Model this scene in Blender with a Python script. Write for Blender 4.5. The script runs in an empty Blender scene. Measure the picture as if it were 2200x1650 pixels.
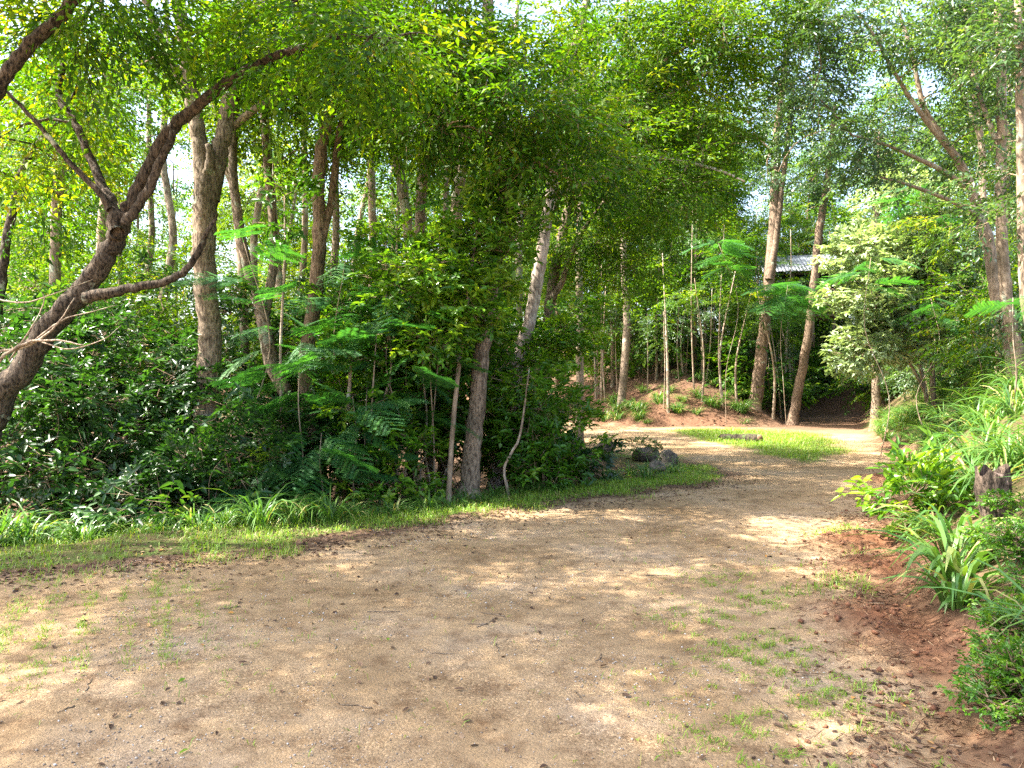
import bpy, math, random
import numpy as np
from mathutils import Vector

# ------------------------------------------------------------------ camera, sky, sun, exposure
sc = bpy.context.scene
COL = sc.collection
F = 1600.0            # focal length in photograph pixels (2200 wide)
CAMZ = 1.6
cam_d = bpy.data.cameras.new('camera')
cam_d.sensor_width = 36.0
cam_d.lens = 36.0 * F / 2200.0
cam_d.clip_start = 0.05
cam_d.clip_end = 2000.0
cam = bpy.data.objects.new('camera', cam_d)
cam.location = (0, 0, CAMZ)
cam.rotation_euler = (math.radians(90), 0, 0)
COL.objects.link(cam)
sc.camera = cam

SUN_EL, SUN_AZ = 55.0, -3.0      # elevation; degrees ahead of due left (-X towards +Y)
ce, se = math.cos(math.radians(SUN_EL)), math.sin(math.radians(SUN_EL))
SUN = Vector((-math.cos(math.radians(SUN_AZ)) * ce, math.sin(math.radians(SUN_AZ)) * ce, se))
world = bpy.data.worlds.new('World')
sc.world = world
world.use_nodes = True
wn = world.node_tree
sky = wn.nodes.new('ShaderNodeTexSky')
sky.sky_type = 'NISHITA'
sky.sun_disc = False
sky.sun_elevation = math.radians(SUN_EL)
sky.sun_rotation = math.radians(-90 + SUN_AZ)
sky.dust_density = 4.0
sky.ozone_density = 0.4
wn.links.new(sky.outputs['Color'], wn.nodes['Background'].inputs['Color'])
wn.nodes['Background'].inputs['Strength'].default_value = 0.15
sd = bpy.data.lights.new('sun', 'SUN')
sd.energy = 5.0
sd.angle = math.radians(0.53)
sd.color = (1.0, 0.94, 0.84)
so = bpy.data.objects.new('sun', sd)
so.rotation_euler = SUN.to_track_quat('Z', 'Y').to_euler()
COL.objects.link(so)
sc.view_settings.view_transform = 'Standard'
sc.view_settings.look = 'None'
sc.view_settings.gamma = 1.0
sc.view_settings.use_curve_mapping = False
sc.view_settings.exposure = 2.4
sc.cycles.max_bounces = 4
sc.cycles.diffuse_bounces = 2
sc.cycles.use_light_tree = False
sc.cycles.glossy_bounces = 2
sc.cycles.transmission_bounces = 4
sc.cycles.transparent_max_bounces = 4
sc.cycles.sample_clamp_indirect = 8.0
sc.cycles.use_denoising = False

# ------------------------------------------------------------------ helpers
def px(x, y, d):
    return np.array(((x - 1100.0) / F * d, d, CAMZ + (825.0 - y) / F * d))

def tag(o, label=None, cat=None, group=None, kind=None):
    if label: o['label'] = label
    if cat: o['category'] = cat
    if group: o['group'] = group
    if kind: o['kind'] = kind
    return o

def empty(name, loc):
    o = bpy.data.objects.new(name, None)
    o.location = loc
    o.empty_display_size = 0.2
    COL.objects.link(o)
    return o

def mesh_np(name, verts, tris, mat, attrs=None, smooth=False):
    verts = np.ascontiguousarray(verts, dtype=np.float32).reshape(-1, 3)
    tris = np.ascontiguousarray(tris, dtype=np.int32).reshape(-1, 3)
    me = bpy.data.meshes.new(name)
    me.vertices.add(len(verts))
    me.vertices.foreach_set('co', verts.ravel())
    me.loops.add(tris.size)
    me.loops.foreach_set('vertex_index', tris.ravel())
    me.polygons.add(len(tris))
    me.polygons.foreach_set('loop_start', np.arange(0, tris.size, 3, dtype=np.int32))
    if smooth:
        me.polygons.foreach_set('use_smooth', np.ones(len(tris), dtype=bool))
    for k, a in (attrs or {}).items():
        at = me.attributes.new(k, 'FLOAT', 'POINT')
        at.data.foreach_set('value', np.ascontiguousarray(a, dtype=np.float32))
    me.update(calc_edges=True)
    if mat: me.materials.append(mat)
    return me

def obj(name, me, parent=None, loc=None):
    o = bpy.data.objects.new(name, me)
    COL.objects.link(o)
    if parent is not None: o.parent = parent
    if loc is not None: o.location = loc
    return o

def copy_tree(o, parent=None):
    c = o.copy()
    COL.objects.link(c)
    c.parent = parent
    for ch in list(o.children):
        copy_tree(ch, c)
    return c

def frames(d, up=(0, 0, 1)):
    d = d / np.linalg.norm(d)
    u = np.array(up, float)
    if abs(d @ u) > 0.95: u = np.array((1.0, 0, 0))
    s = np.cross(u, d); s /= np.linalg.norm(s)
    return d, s, np.cross(d, s)

class Wood:
    """collects tapered tubes into one mesh"""
    def __init__(self):
        self.v, self.t, self.n = [], [], 0
    def tube(self, pts, rad, seg=7, rng=None, rough=0.0, cap=True):
        pts = np.asarray(pts, float); rad = np.asarray(rad, float)
        k = len(pts)
        tan = np.gradient(pts, axis=0)
        tan /= np.linalg.norm(tan, axis=1)[:, None] + 1e-9
        s = np.cross((0.31, 0.95, 0.05), tan[0]);
        if np.linalg.norm(s) < 1e-3: s = np.cross((1, 0, 0), tan[0])
        ang = np.arange(seg) / seg * 2 * math.pi
        out = np.empty((k, seg, 3))
        prof = None
        if rng is not None and rough:
            prof = 1 + rough * rng.normal(size=seg)
        for i in range(k):
            s = s - tan[i] * (s @ tan[i]); s /= np.linalg.norm(s) + 1e-9
            b = np.cross(tan[i], s)
            r = np.full(seg, rad[i])
            if prof is not None:
                prof = 1 + 0.75 * (prof - 1) + rough * 0.65 * rng.normal(size=seg)
                r = r * prof
            out[i] = pts[i] + np.outer(np.cos(ang) * r, s) + np.outer(np.sin(ang) * r, b)
        i0 = self.n
        a = np.arange(k - 1)[:, None] * seg + np.arange(seg)[None, :]
        bb = np.arange(k - 1)[:, None] * seg + (np.arange(seg)[None, :] + 1) % seg
        q = np.stack([a, bb, bb + seg, a, bb + seg, a + seg], -1).reshape(-1, 3)
        self.v.append(out.reshape(-1, 3)); self.t.append(q + i0); self.n += k * seg
        if cap:
            self.v.append(pts[-1:] + tan[-1:] * rad[-1] * 0.4)
            l = i0 + (k - 1) * seg
            self.t.append(np.stack([l + np.arange(seg), l + (np.arange(seg) + 1) % seg, np.full(seg, self.n)], -1))
            self.n += 1
    def raw(self, v, t):
        self.v.append(v.reshape(-1, 3)); self.t.append(t.reshape(-1, 3) + self.n); self.n += len(self.v[-1])
    def mesh(self, name, mat, base=(0, 0, 0)):
        v = np.concatenate(self.v) - np.asarray(base)
        return mesh_np(name, v, np.concatenate(self.t), mat, smooth=True)

def catmull(P, n):
    P = np.asarray(P, float)
    Q = np.vstack([2 * P[0] - P[1], P, 2 * P[-1] - P[-2]])
    out = []
    for i in range(len(P) - 1):
        p0, p1, p2, p3 = Q[i:i + 4]
        for t in np.linspace(0, 1, n, endpoint=False):
            out.append(0.5 * (2 * p1 + (p2 - p0) * t + (2 * p0 - 5 * p1 + 4 * p2 - p3) * t * t + (3 * p1 - p0 - 3 * p2 + p3) * t ** 3))
    out.append(P[-1])
    return np.array(out)

# ------------------------------------------------------------------ materials
def new_mat(name):
    m = bpy.data.materials.new(name)
    m.use_nodes = True
    return m, m.node_tree.nodes, m.node_tree.links, m.node_tree.nodes['Principled BSDF']

def ramp(n, stops):
    r = n.new('ShaderNodeValToRGB')
    el = r.color_ramp.elements
    while len(el) < len(stops): el.new(0.5)
    for e, (p, c) in zip(el, stops):
        e.position = p; e.color = (*c, 1)
    return r

def leaf_mat(name, stops, rough=0.42, transl=0.4, tint=(1.5, 1.35, 0.35), spec=0.5):
    m, n, l, b = new_mat(name)
    at = n.new('ShaderNodeAttribute'); at.attribute_name = 'tone'
    oi = n.new('ShaderNodeObjectInfo')
    ad = n.new('ShaderNodeMath'); ad.operation = 'MULTIPLY_ADD'
    ad.inputs[1].default_value = 0.16
    l.new(oi.outputs['Random'], ad.inputs[0]); l.new(at.outputs['Fac'], ad.inputs[2])
    sb = n.new('ShaderNodeMath'); sb.operation = 'SUBTRACT'; sb.inputs[1].default_value = 0.08
    l.new(ad.outputs[0], sb.inputs[0])
    r = ramp(n, stops)
    l.new(sb.outputs[0], r.inputs[0])
    l.new(r.outputs[0], b.inputs['Base Color'])
    b.inputs['Roughness'].default_value = rough
    b.inputs['Specular IOR Level'].default_value = spec
    tr = n.new('ShaderNodeBsdfTranslucent')
    mx = n.new('ShaderNodeMix'); mx.data_type = 'RGBA'; mx.blend_type = 'MULTIPLY'
    mx.inputs['Factor'].default_value = 1.0
    l.new(r.outputs[0], mx.inputs['A']); mx.inputs['B'].default_value = (*tint, 1)
    l.new(mx.outputs['Result'], tr.inputs['Color'])
    ms = n.new('ShaderNodeMixShader'); ms.inputs[0].default_value = transl
    l.new(b.outputs[0], ms.inputs[1]); l.new(tr.outputs[0], ms.inputs[2])
    l.new(ms.outputs[0], n['Material Output'].inputs['Surface'])
    return m

def bark_mat(name, dark, light, lichen=(0.42, 0.45, 0.36), lich_amt=0.62, sc_=9.0, bump=0.7):
    m, n, l, b = new_mat(name)
    tc = n.new('ShaderNodeTexCoord')
    mp = n.new('ShaderNodeMapping'); mp.inputs['Scale'].default_value = (sc_, sc_, sc_ * 0.30)
    l.new(tc.outputs['Object'], mp.inputs[0])
    n1 = n.new('ShaderNodeTexNoise'); n1.inputs['Scale'].default_value = 3.0; n1.inputs['Detail'].default_value = 6; n1.inputs['Roughness'].default_value = 0.65
    l.new(mp.outputs[0], n1.inputs['Vector'])
    r1 = ramp(n, [(0.38, dark), (0.60, light)])
    l.new(n1.outputs['Fac'], r1.inputs[0])
    n2 = n.new('ShaderNodeTexNoise'); n2.inputs['Scale'].default_value = 3.2; n2.inputs['Detail'].default_value = 5; n2.inputs['Roughness'].default_value = 0.6
    l.new(tc.outputs['Object'], n2.inputs['Vector'])
    r2 = ramp(n, [(lich_amt, (0, 0, 0)), (lich_amt + 0.05, (1, 1, 1))])
    l.new(n2.outputs['Fac'], r2.inputs[0])
    mx = n.new('ShaderNodeMix'); mx.data_type = 'RGBA'
    l.new(r2.outputs[0], mx.inputs['Factor']); l.new(r1.outputs[0], mx.inputs['A']); mx.inputs['B'].default_value = (*lichen, 1)
    n3 = n.new('ShaderNodeTexNoise'); n3.inputs['Scale'].default_value = 1.3; n3.inputs['Detail'].default_value = 3
    l.new(tc.outputs['Object'], n3.inputs['Vector'])
    r3 = ramp(n, [(0.35, (0.55, 0.55, 0.5)), (0.65, (1.15, 1.1, 1.05))])
    l.new(n3.outputs['Fac'], r3.inputs[0])
    m2 = n.new('ShaderNodeMix'); m2.data_type = 'RGBA'; m2.blend_type = 'MULTIPLY'; m2.inputs['Factor'].default_value = 1
    l.new(mx.outputs['Result'], m2.inputs['A']); l.new(r3.outputs[0], m2.inputs['B'])
    l.new(m2.outputs['Result'], b.inputs['Base Color'])
    b.inputs['Roughness'].default_value = 0.9
    b.inputs['Specular IOR Level'].default_value = 0.2
    bp = n.new('ShaderNodeBump'); bp.inputs['Strength'].default_value = bump; bp.inputs['Distance'].default_value = 0.03
    l.new(n1.outputs['Fac'], bp.inputs['Height']); l.new(bp.outputs[0], b.inputs['Normal'])
    return m

M_BARK = bark_mat('bark_brown', (0.075, 0.056, 0.042), (0.36, 0.285, 0.215), sc_=12)
M_BARKP = bark_mat('bark_pale', (0.16, 0.12, 0.09), (0.48, 0.39, 0.31), lich_amt=0.55)
M_BARKW = bark_mat('bark_pale_sunlit', (0.26, 0.20, 0.17), (0.62, 0.53, 0.47), lich_amt=0.6, bump=0.3)  # pale bark made paler still, sunlight on the leaning trunk put into the colour
M_BARKD = bark_mat('bark_dark_lichen', (0.014, 0.011, 0.009), (0.150, 0.118, 0.090), lich_amt=0.60, sc_=14, bump=1.0)
M_BARKR = bark_mat('bark_reddish', (0.09, 0.060, 0.043), (0.34, 0.245, 0.18), lich_amt=0.66, sc_=12)
M_BARKG = bark_mat('bark_grey_smooth', (0.20, 0.15, 0.11), (0.42, 0.33, 0.25), lich_amt=0.58, bump=0.25)
M_STEM = bark_mat('stem_thin', (0.12, 0.08, 0.05), (0.36, 0.27, 0.19), lich_amt=0.66, bump=0.3)

L_CAN = leaf_mat('leaf_canopy', [(0.0, (0.016, 0.062, 0.006)), (0.45, (0.062, 0.170, 0.008)), (0.8, (0.165, 0.275, 0.010)), (0.96, (0.26, 0.32, 0.015)), (1.0, (0.32, 0.30, 0.02))], transl=0.5, rough=0.5, spec=0.3)
L_YEL = leaf_mat('leaf_sunlit_yellow_green', [(0.0, (0.026, 0.080, 0.008)), (0.45, (0.085, 0.180, 0.012)), (0.85, (0.20, 0.30, 0.016)), (1.0, (0.34, 0.36, 0.02))], transl=0.5, rough=0.5, spec=0.3)
L_OLI = leaf_mat('leaf_olive', [(0.0, (0.018, 0.064, 0.005)), (0.45, (0.068, 0.175, 0.008)), (0.85, (0.175, 0.280, 0.012)), (1.0, (0.26, 0.29, 0.02))], transl=0.5, rough=0.5, spec=0.3)
L_DRK = leaf_mat('leaf_understory_glossy', [(0.0, (0.016, 0.050, 0.014)), (0.5, (0.036, 0.105, 0.022)), (0.9, (0.08, 0.18, 0.025)), (1.0, (0.15, 0.23, 0.03))], rough=0.36, transl=0.36, tint=(1.3, 1.4, 0.4), spec=0.6)
L_MID = leaf_mat('leaf_shrub_bright', [(0.0, (0.026, 0.090, 0.010)), (0.5, (0.075, 0.205, 0.016)), (0.8, (0.16, 0.31, 0.022)), (1.0, (0.25, 0.38, 0.03))], rough=0.36, transl=0.42)
L_BLU = leaf_mat('leaf_bluish', [(0.0, (0.030, 0.066, 0.028)), (0.5, (0.065, 0.130, 0.046)), (0.9, (0.12, 0.21, 0.05)), (1.0, (0.19, 0.27, 0.05))], rough=0.36, transl=0.42, tint=(1.4, 1.4, 0.45))
L_PAL = leaf_mat('leaf_pale_sun_gloss', [(0.0, (0.14, 0.21, 0.10)), (0.5, (0.30, 0.39, 0.20)), (1.0, (0.46, 0.53, 0.32))], rough=0.28, transl=0.34, tint=(1.25, 1.3, 0.5), spec=0.7)  # white gloss of the lit leaves put into a pale base colour
L_FRN = leaf_mat('leaf_feathery', [(0.0, (0.020, 0.080, 0.035)), (0.45, (0.045, 0.150, 0.048)), (0.8, (0.09, 0.24, 0.03)), (1.0, (0.15, 0.31, 0.03))], rough=0.5, transl=0.42, tint=(1.3, 1.5, 0.5))
L_GRS = leaf_mat('grass_blade', [(0.0, (0.035, 0.10, 0.022)), (0.5, (0.085, 0.20, 0.035)), (0.88, (0.19, 0.30, 0.06)), (1.0, (0.42, 0.36, 0.15))], rough=0.40, transl=0.36, tint=(1.3, 1.35, 0.4))
L_TRF = leaf_mat('turf_blade', [(0.0, (0.075, 0.17, 0.018)), (0.5, (0.165, 0.31, 0.025)), (0.9, (0.28, 0.40, 0.04)), (1.0, (0.42, 0.36, 0.12))], rough=0.5, transl=0.4, tint=(1.25, 1.3, 0.35))
L_DRY = leaf_mat('dry_leaf', [(0.0, (0.045, 0.026, 0.018)), (0.35, (0.11, 0.065, 0.04)), (0.7, (0.24, 0.15, 0.09)), (0.9, (0.36, 0.25, 0.15)), (1.0, (0.42, 0.20, 0.04))], rough=0.7, transl=0.12, tint=(1.2, 1, 0.7), spec=0.25)

def mat_simple(name, c, rough=0.8, c2=None, scale=12.0, bump=0.0, metal=0.0):
    m, n, l, b = new_mat(name)
    b.inputs['Roughness'].default_value = rough
    b.inputs['Metallic'].default_value = metal
    b.inputs['Base Color'].default_value = (*c, 1)
    if c2:
        tc = n.new('ShaderNodeTexCoord')
        t = n.new('ShaderNodeTexNoise'); t.inputs['Scale'].default_value = scale; t.inputs['Detail'].default_value = 6; t.inputs['Roughness'].default_value = 0.65
        l.new(tc.outputs['Object'], t.inputs['Vector'])
        r = ramp(n, [(0.36, c), (0.66, c2)])
        l.new(t.outputs['Fac'], r.inputs[0]); l.new(r.outputs[0], b.inputs['Base Color'])
        if bump:
            bp = n.new('ShaderNodeBump'); bp.inputs['Strength'].default_value = bump; bp.inputs['Distance'].default_value = 0.03
            l.new(t.outputs['Fac'], bp.inputs['Height']); l.new(bp.outputs[0], b.inputs['Normal'])
    return m

# ------------------------------------------------------------------ terrain shape
FLAT = np.array([(1.2, -40), (1.3, 0), (1.74, 3.1), (2.2, 4.1), (2.5, 5.07), (3.6, 7.6), (5.6, 10.9), (7.7, 14.6), (10.0, 20.5), (12.2, 25.6), (14.5, 31), (18, 38),
                 (16, 40), (12.6, 33.0), (10.6, 28.4), (7.8, 27.4), (5, 27.5), (2.5, 31.5), (-2, 39), (-14, 47), (-60, 52),
                 (-60, 46), (-15, 42), (-5, 36), (-1, 29), (1.1, 22), (2.2, 17.9), (3.3, 15.6), (3.7, 13.6), (3.05, 12.3), (1.4, 10.9), (0, 9.85), (-1.1, 8.8), (-2.6, 7.2), (-4.3, 6.5), (-12, 5.6), (-60, 4), (-60, -40)], float)
RIGHT = np.array([(1.2, -40), (1.3, 0), (1.74, 3.1), (2.2, 4.1), (2.5, 5.07), (3.6, 7.6), (5.6, 10.9), (7.7, 14.6), (10.0, 20.5), (12.2, 25.6), (14.5, 31), (18, 38), (40, 60), (500, 60), (500, -40)], float)
LEFT = np.array([(-60, 46), (-15, 42), (-5, 36), (-1, 29), (1.1, 22), (2.2, 17.9), (3.3, 15.6), (3.7, 13.6), (3.05, 12.3), (1.4, 10.9), (0, 9.85), (-1.1, 8.8), (-2.6, 7.2), (-4.3, 6.5), (-12, 5.6), (-60, 4), (-500, 4), (-500, 46)], float)
GRASS2 = np.array([(5.3, 25.4), (7.8, 26.6), (9.8, 23.8), (8.3, 18.4), (6.9, 15.9), (5.95, 15.2), (5.75, 16.8), (5.5, 20.2)], float)

def inside(poly, x, y):
    r = np.zeros(x.shape, bool)
    n = len(poly)
    for i in range(n):
        x1, y1 = poly[i]; x2, y2 = poly[(i + 1) % n]
        c = ((y1 > y) != (y2 > y))
        if y2 != y1:
            r ^= c & (x < (x2 - x1) * (y - y1) / (y2 - y1) + x1)
    return r

def edist(poly, x, y, closed=True):
    d = np.full(x.shape, 1e9)
    n = len(poly)
    for i in range(n if closed else n - 1):
        a = poly[i]; b = poly[(i + 1) % n]
        ab = b - a
        t = np.clip(((x - a[0]) * ab[0] + (y - a[1]) * ab[1]) / (ab @ ab), 0, 1)
        d = np.minimum(d, np.hypot(x - a[0] - t * ab[0], y - a[1] - t * ab[1]))
    return d

def sdist(poly, x, y):
    d = edist(poly, x, y)
    return np.where(inside(poly, x, y), -d, d)

def wob(x, y, s=1.0, seed=0.0):
    x = x / s + seed * 7.3; y = y / s - seed * 3.1
    return (np.sin(1.7 * x + 0.9 * y) + np.sin(-1.1 * x + 2.3 * y + 1.3) + 0.6 * np.sin(3.9 * x + 1.7 * y + 0.4) + 0.6 * np.sin(-2.6 * x + 4.3 * y + 2.1) + 0.35 * np.sin(7.7 * x - 5.1 * y) + 0.35 * np.sin(6.3 * x + 8.9 * y + 1.0)) / 3.9

def ss(a, b, v):
    t = np.clip((v - a) / (b - a), 0, 1)
    return t * t * (3 - 2 * t)

def height(x, y):
    x = np.asarray(x, float); y = np.asarray(y, float)
    d = np.maximum(sdist(FLAT, x, y), 0)
    R = inside(RIGHT, x, y); L = inside(LEFT, x, y) & ~R
    hr = 5.5 * (1 - np.exp(-(0.68 + .40 * ss(5, 10, y)) * np.maximum(d - 0.15, 0) / 5.5))
    hl = -0.75 * ss(0.9, 3.5, d)
    hb = 6.8 * (1 - np.exp(-0.62 * np.maximum(d - 0.3, 0) / 6.8)) - 0.12 * np.maximum(y - 56, 0)
    h = np.where(R, hr, np.where(L, hl, hb))
    rough = 0.02 * wob(x, y, 0.5) + 0.02 * wob(x, y, 1.6, 2)
    h = h + rough * (0.4 + 2.4 * ss(0.1, 1.2, d)) + 0.18 * wob(x, y, 2.7, 4) * ss(0.6, 3, d) * np.where(R | L, 1.0, .35)
    h = h - 0.25 * ss(30, 60, np.hypot(x, y)) * 0
    return h

def gz(x, y):
    return float(height(np.array([x]), np.array([y]))[0])

def axis(fine0, fine1, step, lo, hi, g=1.16):
    a = list(np.arange(fine0, fine1, step))
    s, v, up = step, fine1, []
    while v < hi:
        up.append(v); s = min(s * g, 25); v += s
    s, v, dn = step, fine0, []
    while v > lo:
        s = min(s * g, 25); v -= s; dn.append(v)
    return np.array(dn[::-1] + a + up)

def build_ground():
    xs = axis(-6.0, 7.0, 0.10, -420, 420, 1.1)
    ys = axis(2.6, 13.0, 0.10, -60, 620, 1.07)
    X, Y = np.meshgrid(xs, ys, indexing='ij')
    Z = height(X, Y)
    sd_ = sdist(FLAT, X, Y)
    R = inside(RIGHT, X, Y); L = inside(LEFT, X, Y)
    w = wob(X, Y, 0.9, 1) * 0.35 + wob(X, Y, 0.28, 5) * 0.15
    dR = edist(RIGHT[:12], X, Y, False)
    # real clumps in the surface: loose red soil heaped along the foot of the right bank
    heap = np.exp(-((X - 3.40) ** 2 / 0.20 + (Y - 7.35) ** 2 / 0.10)) + 0.9 * np.exp(-((X - 3.10) ** 2 / 0.16 + (Y - 6.35) ** 2 / 0.10)) + 0.8 * np.exp(-((X - 6.05) ** 2 / .25 + (Y - 12.1) ** 2 / .35)) + 0.7 * np.exp(-((X - 2.35) ** 2 / .1 + (Y - 4.9) ** 2 / .35))
    Z = Z + 0.15 * heap * (0.7 + 0.6 * np.abs(wob(X, Y, 0.22, 9)) + 0.5 * wob(X, Y, 0.10, 3))
    g2 = sdist(GRASS2, X, Y)
    dl_ = edist(LEFT[6:16], X, Y, False)
    road = ss(0.25, -0.25, sd_ + w + (.5 + .5 * wob(X, Y, .5, 8)) * np.exp(-(dl_ / .8) ** 2))
    far = ss(26, 30, Y) * ss(8, 10, X) # dirt track into the wood
    red = np.clip(np.exp(-(dR / 0.28) ** 2) * 0.45 * ss(-0.15, 0.15, sd_ + 0.7 * w) + heap * 1.3 * ss(-.75, -.35, sd_ + .5 * w), 0, 1)
    red = np.where(~R & ~L & (sd_ > 0), np.maximum(red, 0.38 * ss(4.2, 1.6, sd_ + 1.2 * w) * ss(10.5, 7.0, X)), red)
    red = np.maximum(red, far * 0.25)
    road = road * (1 - 0.9 * ss(22, 27, Y) * ss(7.5, 10, X))  # tree shade on the track put into the colour as darker soil
    grass = np.where(L, ss(1.3, 0.3, sd_ + w) * ss(-0.2, 0.1, sd_), 0)
    grass = np.maximum(grass, ss(0.2, -0.4, g2 + w))
    grass = np.where(R, 0.4 * ss(0.3, 1.0, sd_), grass)
    nx, ny = X.shape
    idx = np.arange(nx * ny).reshape(nx, ny)
    a, b, c, d = idx[:-1, :-1], idx[1:, :-1], idx[1:, 1:], idx[:-1, 1:]
    quads = np.stack([a, b, c, d], -1).reshape(-1, 4)
    V = np.stack([X, Y, Z], -1).reshape(-1, 3)
    cen = V[quads].mean(1)
    isroad = (sdist(FLAT, cen[:, 0], cen[:, 1]) < 0)
    path = isroad & (((cen[:, 1] > 27) & (cen[:, 0] > 7.8)) | ((cen[:, 0] > 8.2) & (cen[:, 1] > 17) ))
    isroad &= ~path
    bank = ~isroad & ~path & inside(RIGHT, cen[:, 0], cen[:, 1]) & (cen[:, 0] < 30)
    hill = ~isroad & ~path & ~bank & (cen[:, 1] > 24) & ~inside(LEFT, cen[:, 0], cen[:, 1])
    rest = ~(isroad | path | bank | hill)
    for nm, msk in (('ground', rest), ('gravel_road', isroad), ('dirt_path', path), ('bank', bank), ('hillside', hill)):
        q = quads[msk]
        u, inv = np.unique(q, return_inverse=True)
        q = inv.reshape(-1, 4)
        t = np.concatenate([q[:, [0, 1, 2]], q[:, [0, 2, 3]]])
        me = mesh_np(nm, V[u], t, M_GROUND, {'road': road.ravel()[u], 'red': red.ravel()[u], 'grass': grass.ravel()[u]}, smooth=True)
        tag(obj(nm, me), kind='structure')

def ground_mat():
    m, n, l, b = new_mat('ground_gravel_soil')
    tc = n.new('ShaderNodeTexCoord')
    def noise(s, det=5, rgh=0.6):
        t = n.new('ShaderNodeTexNoise'); t.inputs['Scale'].default_value = s; t.inputs['Detail'].default_value = det; t.inputs['Roughness'].default_value = rgh
        l.new(tc.outputs['Object'], t.inputs['Vector']); return t
    def mix(f, a, b_, mode='MIX'):
        x = n.new('ShaderNodeMix'); x.data_type = 'RGBA'; x.blend_type = mode
        for s, v in (('Factor', f), ('A', a), ('B', b_)):
            if hasattr(v, 'is_output'): l.new(v, x.inputs[s])
            elif s == 'Factor': x.inputs[s].default_value = v
            else: x.inputs[s].default_value = (*v, 1)
        return x.outputs['Result']
    def attr(nm):
        a = n.new('ShaderNodeAttribute'); a.attribute_name = nm; return a.outputs['Fac']
    big = noise(0.8, 4); med = noise(5.0, 6, 0.65); fine = noise(55, 4, 0.7)
    rb = ramp(n, [(0.32, (0.225, 0.145, 0.074)), (0.52, (0.33, 0.226, 0.128)), (0.70, (0.33, 0.245, 0.165))]); l.new(big.outputs['Fac'], rb.inputs[0])
    rm = ramp(n, [(0.30, (0.56, 0.50, 0.46)), (0.5, (0.98, 0.98, 0.98)), (0.72, (1.25, 1.22, 1.15))]); l.new(med.outputs['Fac'], rm.inputs[0])
    road = mix(1.0, rb.outputs[0], rm.outputs[0], 'MULTIPLY')
    vo = n.new('ShaderNodeTexVoronoi'); vo.inputs['Scale'].default_value = 95; l.new(tc.outputs['Object'], vo.inputs['Vector'])
    sp = n.new('ShaderNodeSeparateColor'); l.new(vo.outputs['Color'], sp.inputs[0])
    rv = ramp(n, [(0.0, (0.66, 0.62, 0.60)), (0.45, (0.95, 0.95, 0.95)), (0.85, (1.08, 1.08, 1.08)), (1.0, (1.6, 1.62, 1.65))]); l.new(sp.outputs[0], rv.inputs[0])
    gm = ramp(n, [(0.40, (0.15, 0.15, 0.15)), (0.60, (1, 1, 1))]); l.new(noise(1.7, 4).outputs['Fac'], gm.inputs[0])
    road = mix(gm.outputs[0], road, mix(1.0, road, rv.outputs[0], 'MULTIPLY'))
    rf = ramp(n, [(0.3, (0.72, 0.69, 0.66)), (0.5, (1, 1, 1)), (0.75, (1.2, 1.2, 1.2))]); l.new(fine.outputs['Fac'], rf.inputs[0])
    road = mix(0.8, road, mix(1.0, road, rf.outputs[0], 'MULTIPLY'))
    rs = ramp(n, [(0.3, (0.055, 0.032, 0.022)), (0.55, (0.13, 0.078, 0.048)), (0.75, (0.20, 0.13, 0.085))]); l.new(noise(9, 6, 0.7).outputs['Fac'], rs.inputs[0])
    rr = ramp(n, [(0.28, (0.070, 0.030, 0.017)), (0.52, (0.165, 0.073, 0.037)), (0.75, (0.29, 0.155, 0.088))]); l.new(noise(14, 6, 0.7).outputs['Fac'], rr.inputs[0])
    gr = ramp(n, [(0.35, (0.10, 0.08, 0.035)), (0.6, (0.075, 0.11, 0.025))]); l.new(noise(6, 5).outputs['Fac'], gr.inputs[0])
    c = mix(attr('road'), rs.outputs[0], road)
    c = mix(attr('red'), c, rr.outputs[0])
    c = mix(attr('grass'), c, gr.outputs[0])
    l.new(c, b.inputs['Base Color'])
    b.inputs['Roughness'].default_value = 0.95
    b.inputs['Specular IOR Level'].default_value = 0.15
    ad = n.new('ShaderNodeMath'); ad.operation = 'MULTIPLY_ADD'; ad.inputs[1].default_value = 0.35
    l.new(fine.outputs['Fac'], ad.inputs[0]); l.new(med.outputs['Fac'], ad.inputs[2])
    a2 = n.new('ShaderNodeMath'); a2.operation = 'MULTIPLY_ADD'; a2.inputs[1].default_value = -0.25
    l.new(vo.outputs['Distance'], a2.inputs[0]); l.new(ad.outputs[0], a2.inputs[2])
    bp = n.new('ShaderNodeBump'); bp.inputs['Strength'].default_value = 0.5; bp.inputs['Distance'].default_value = 0.03
    l.new(a2.outputs[0], bp.inputs['Height']); l.new(bp.outputs[0], b.inputs['Normal'])
    return m

M_GROUND = ground_mat()
build_ground()

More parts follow.
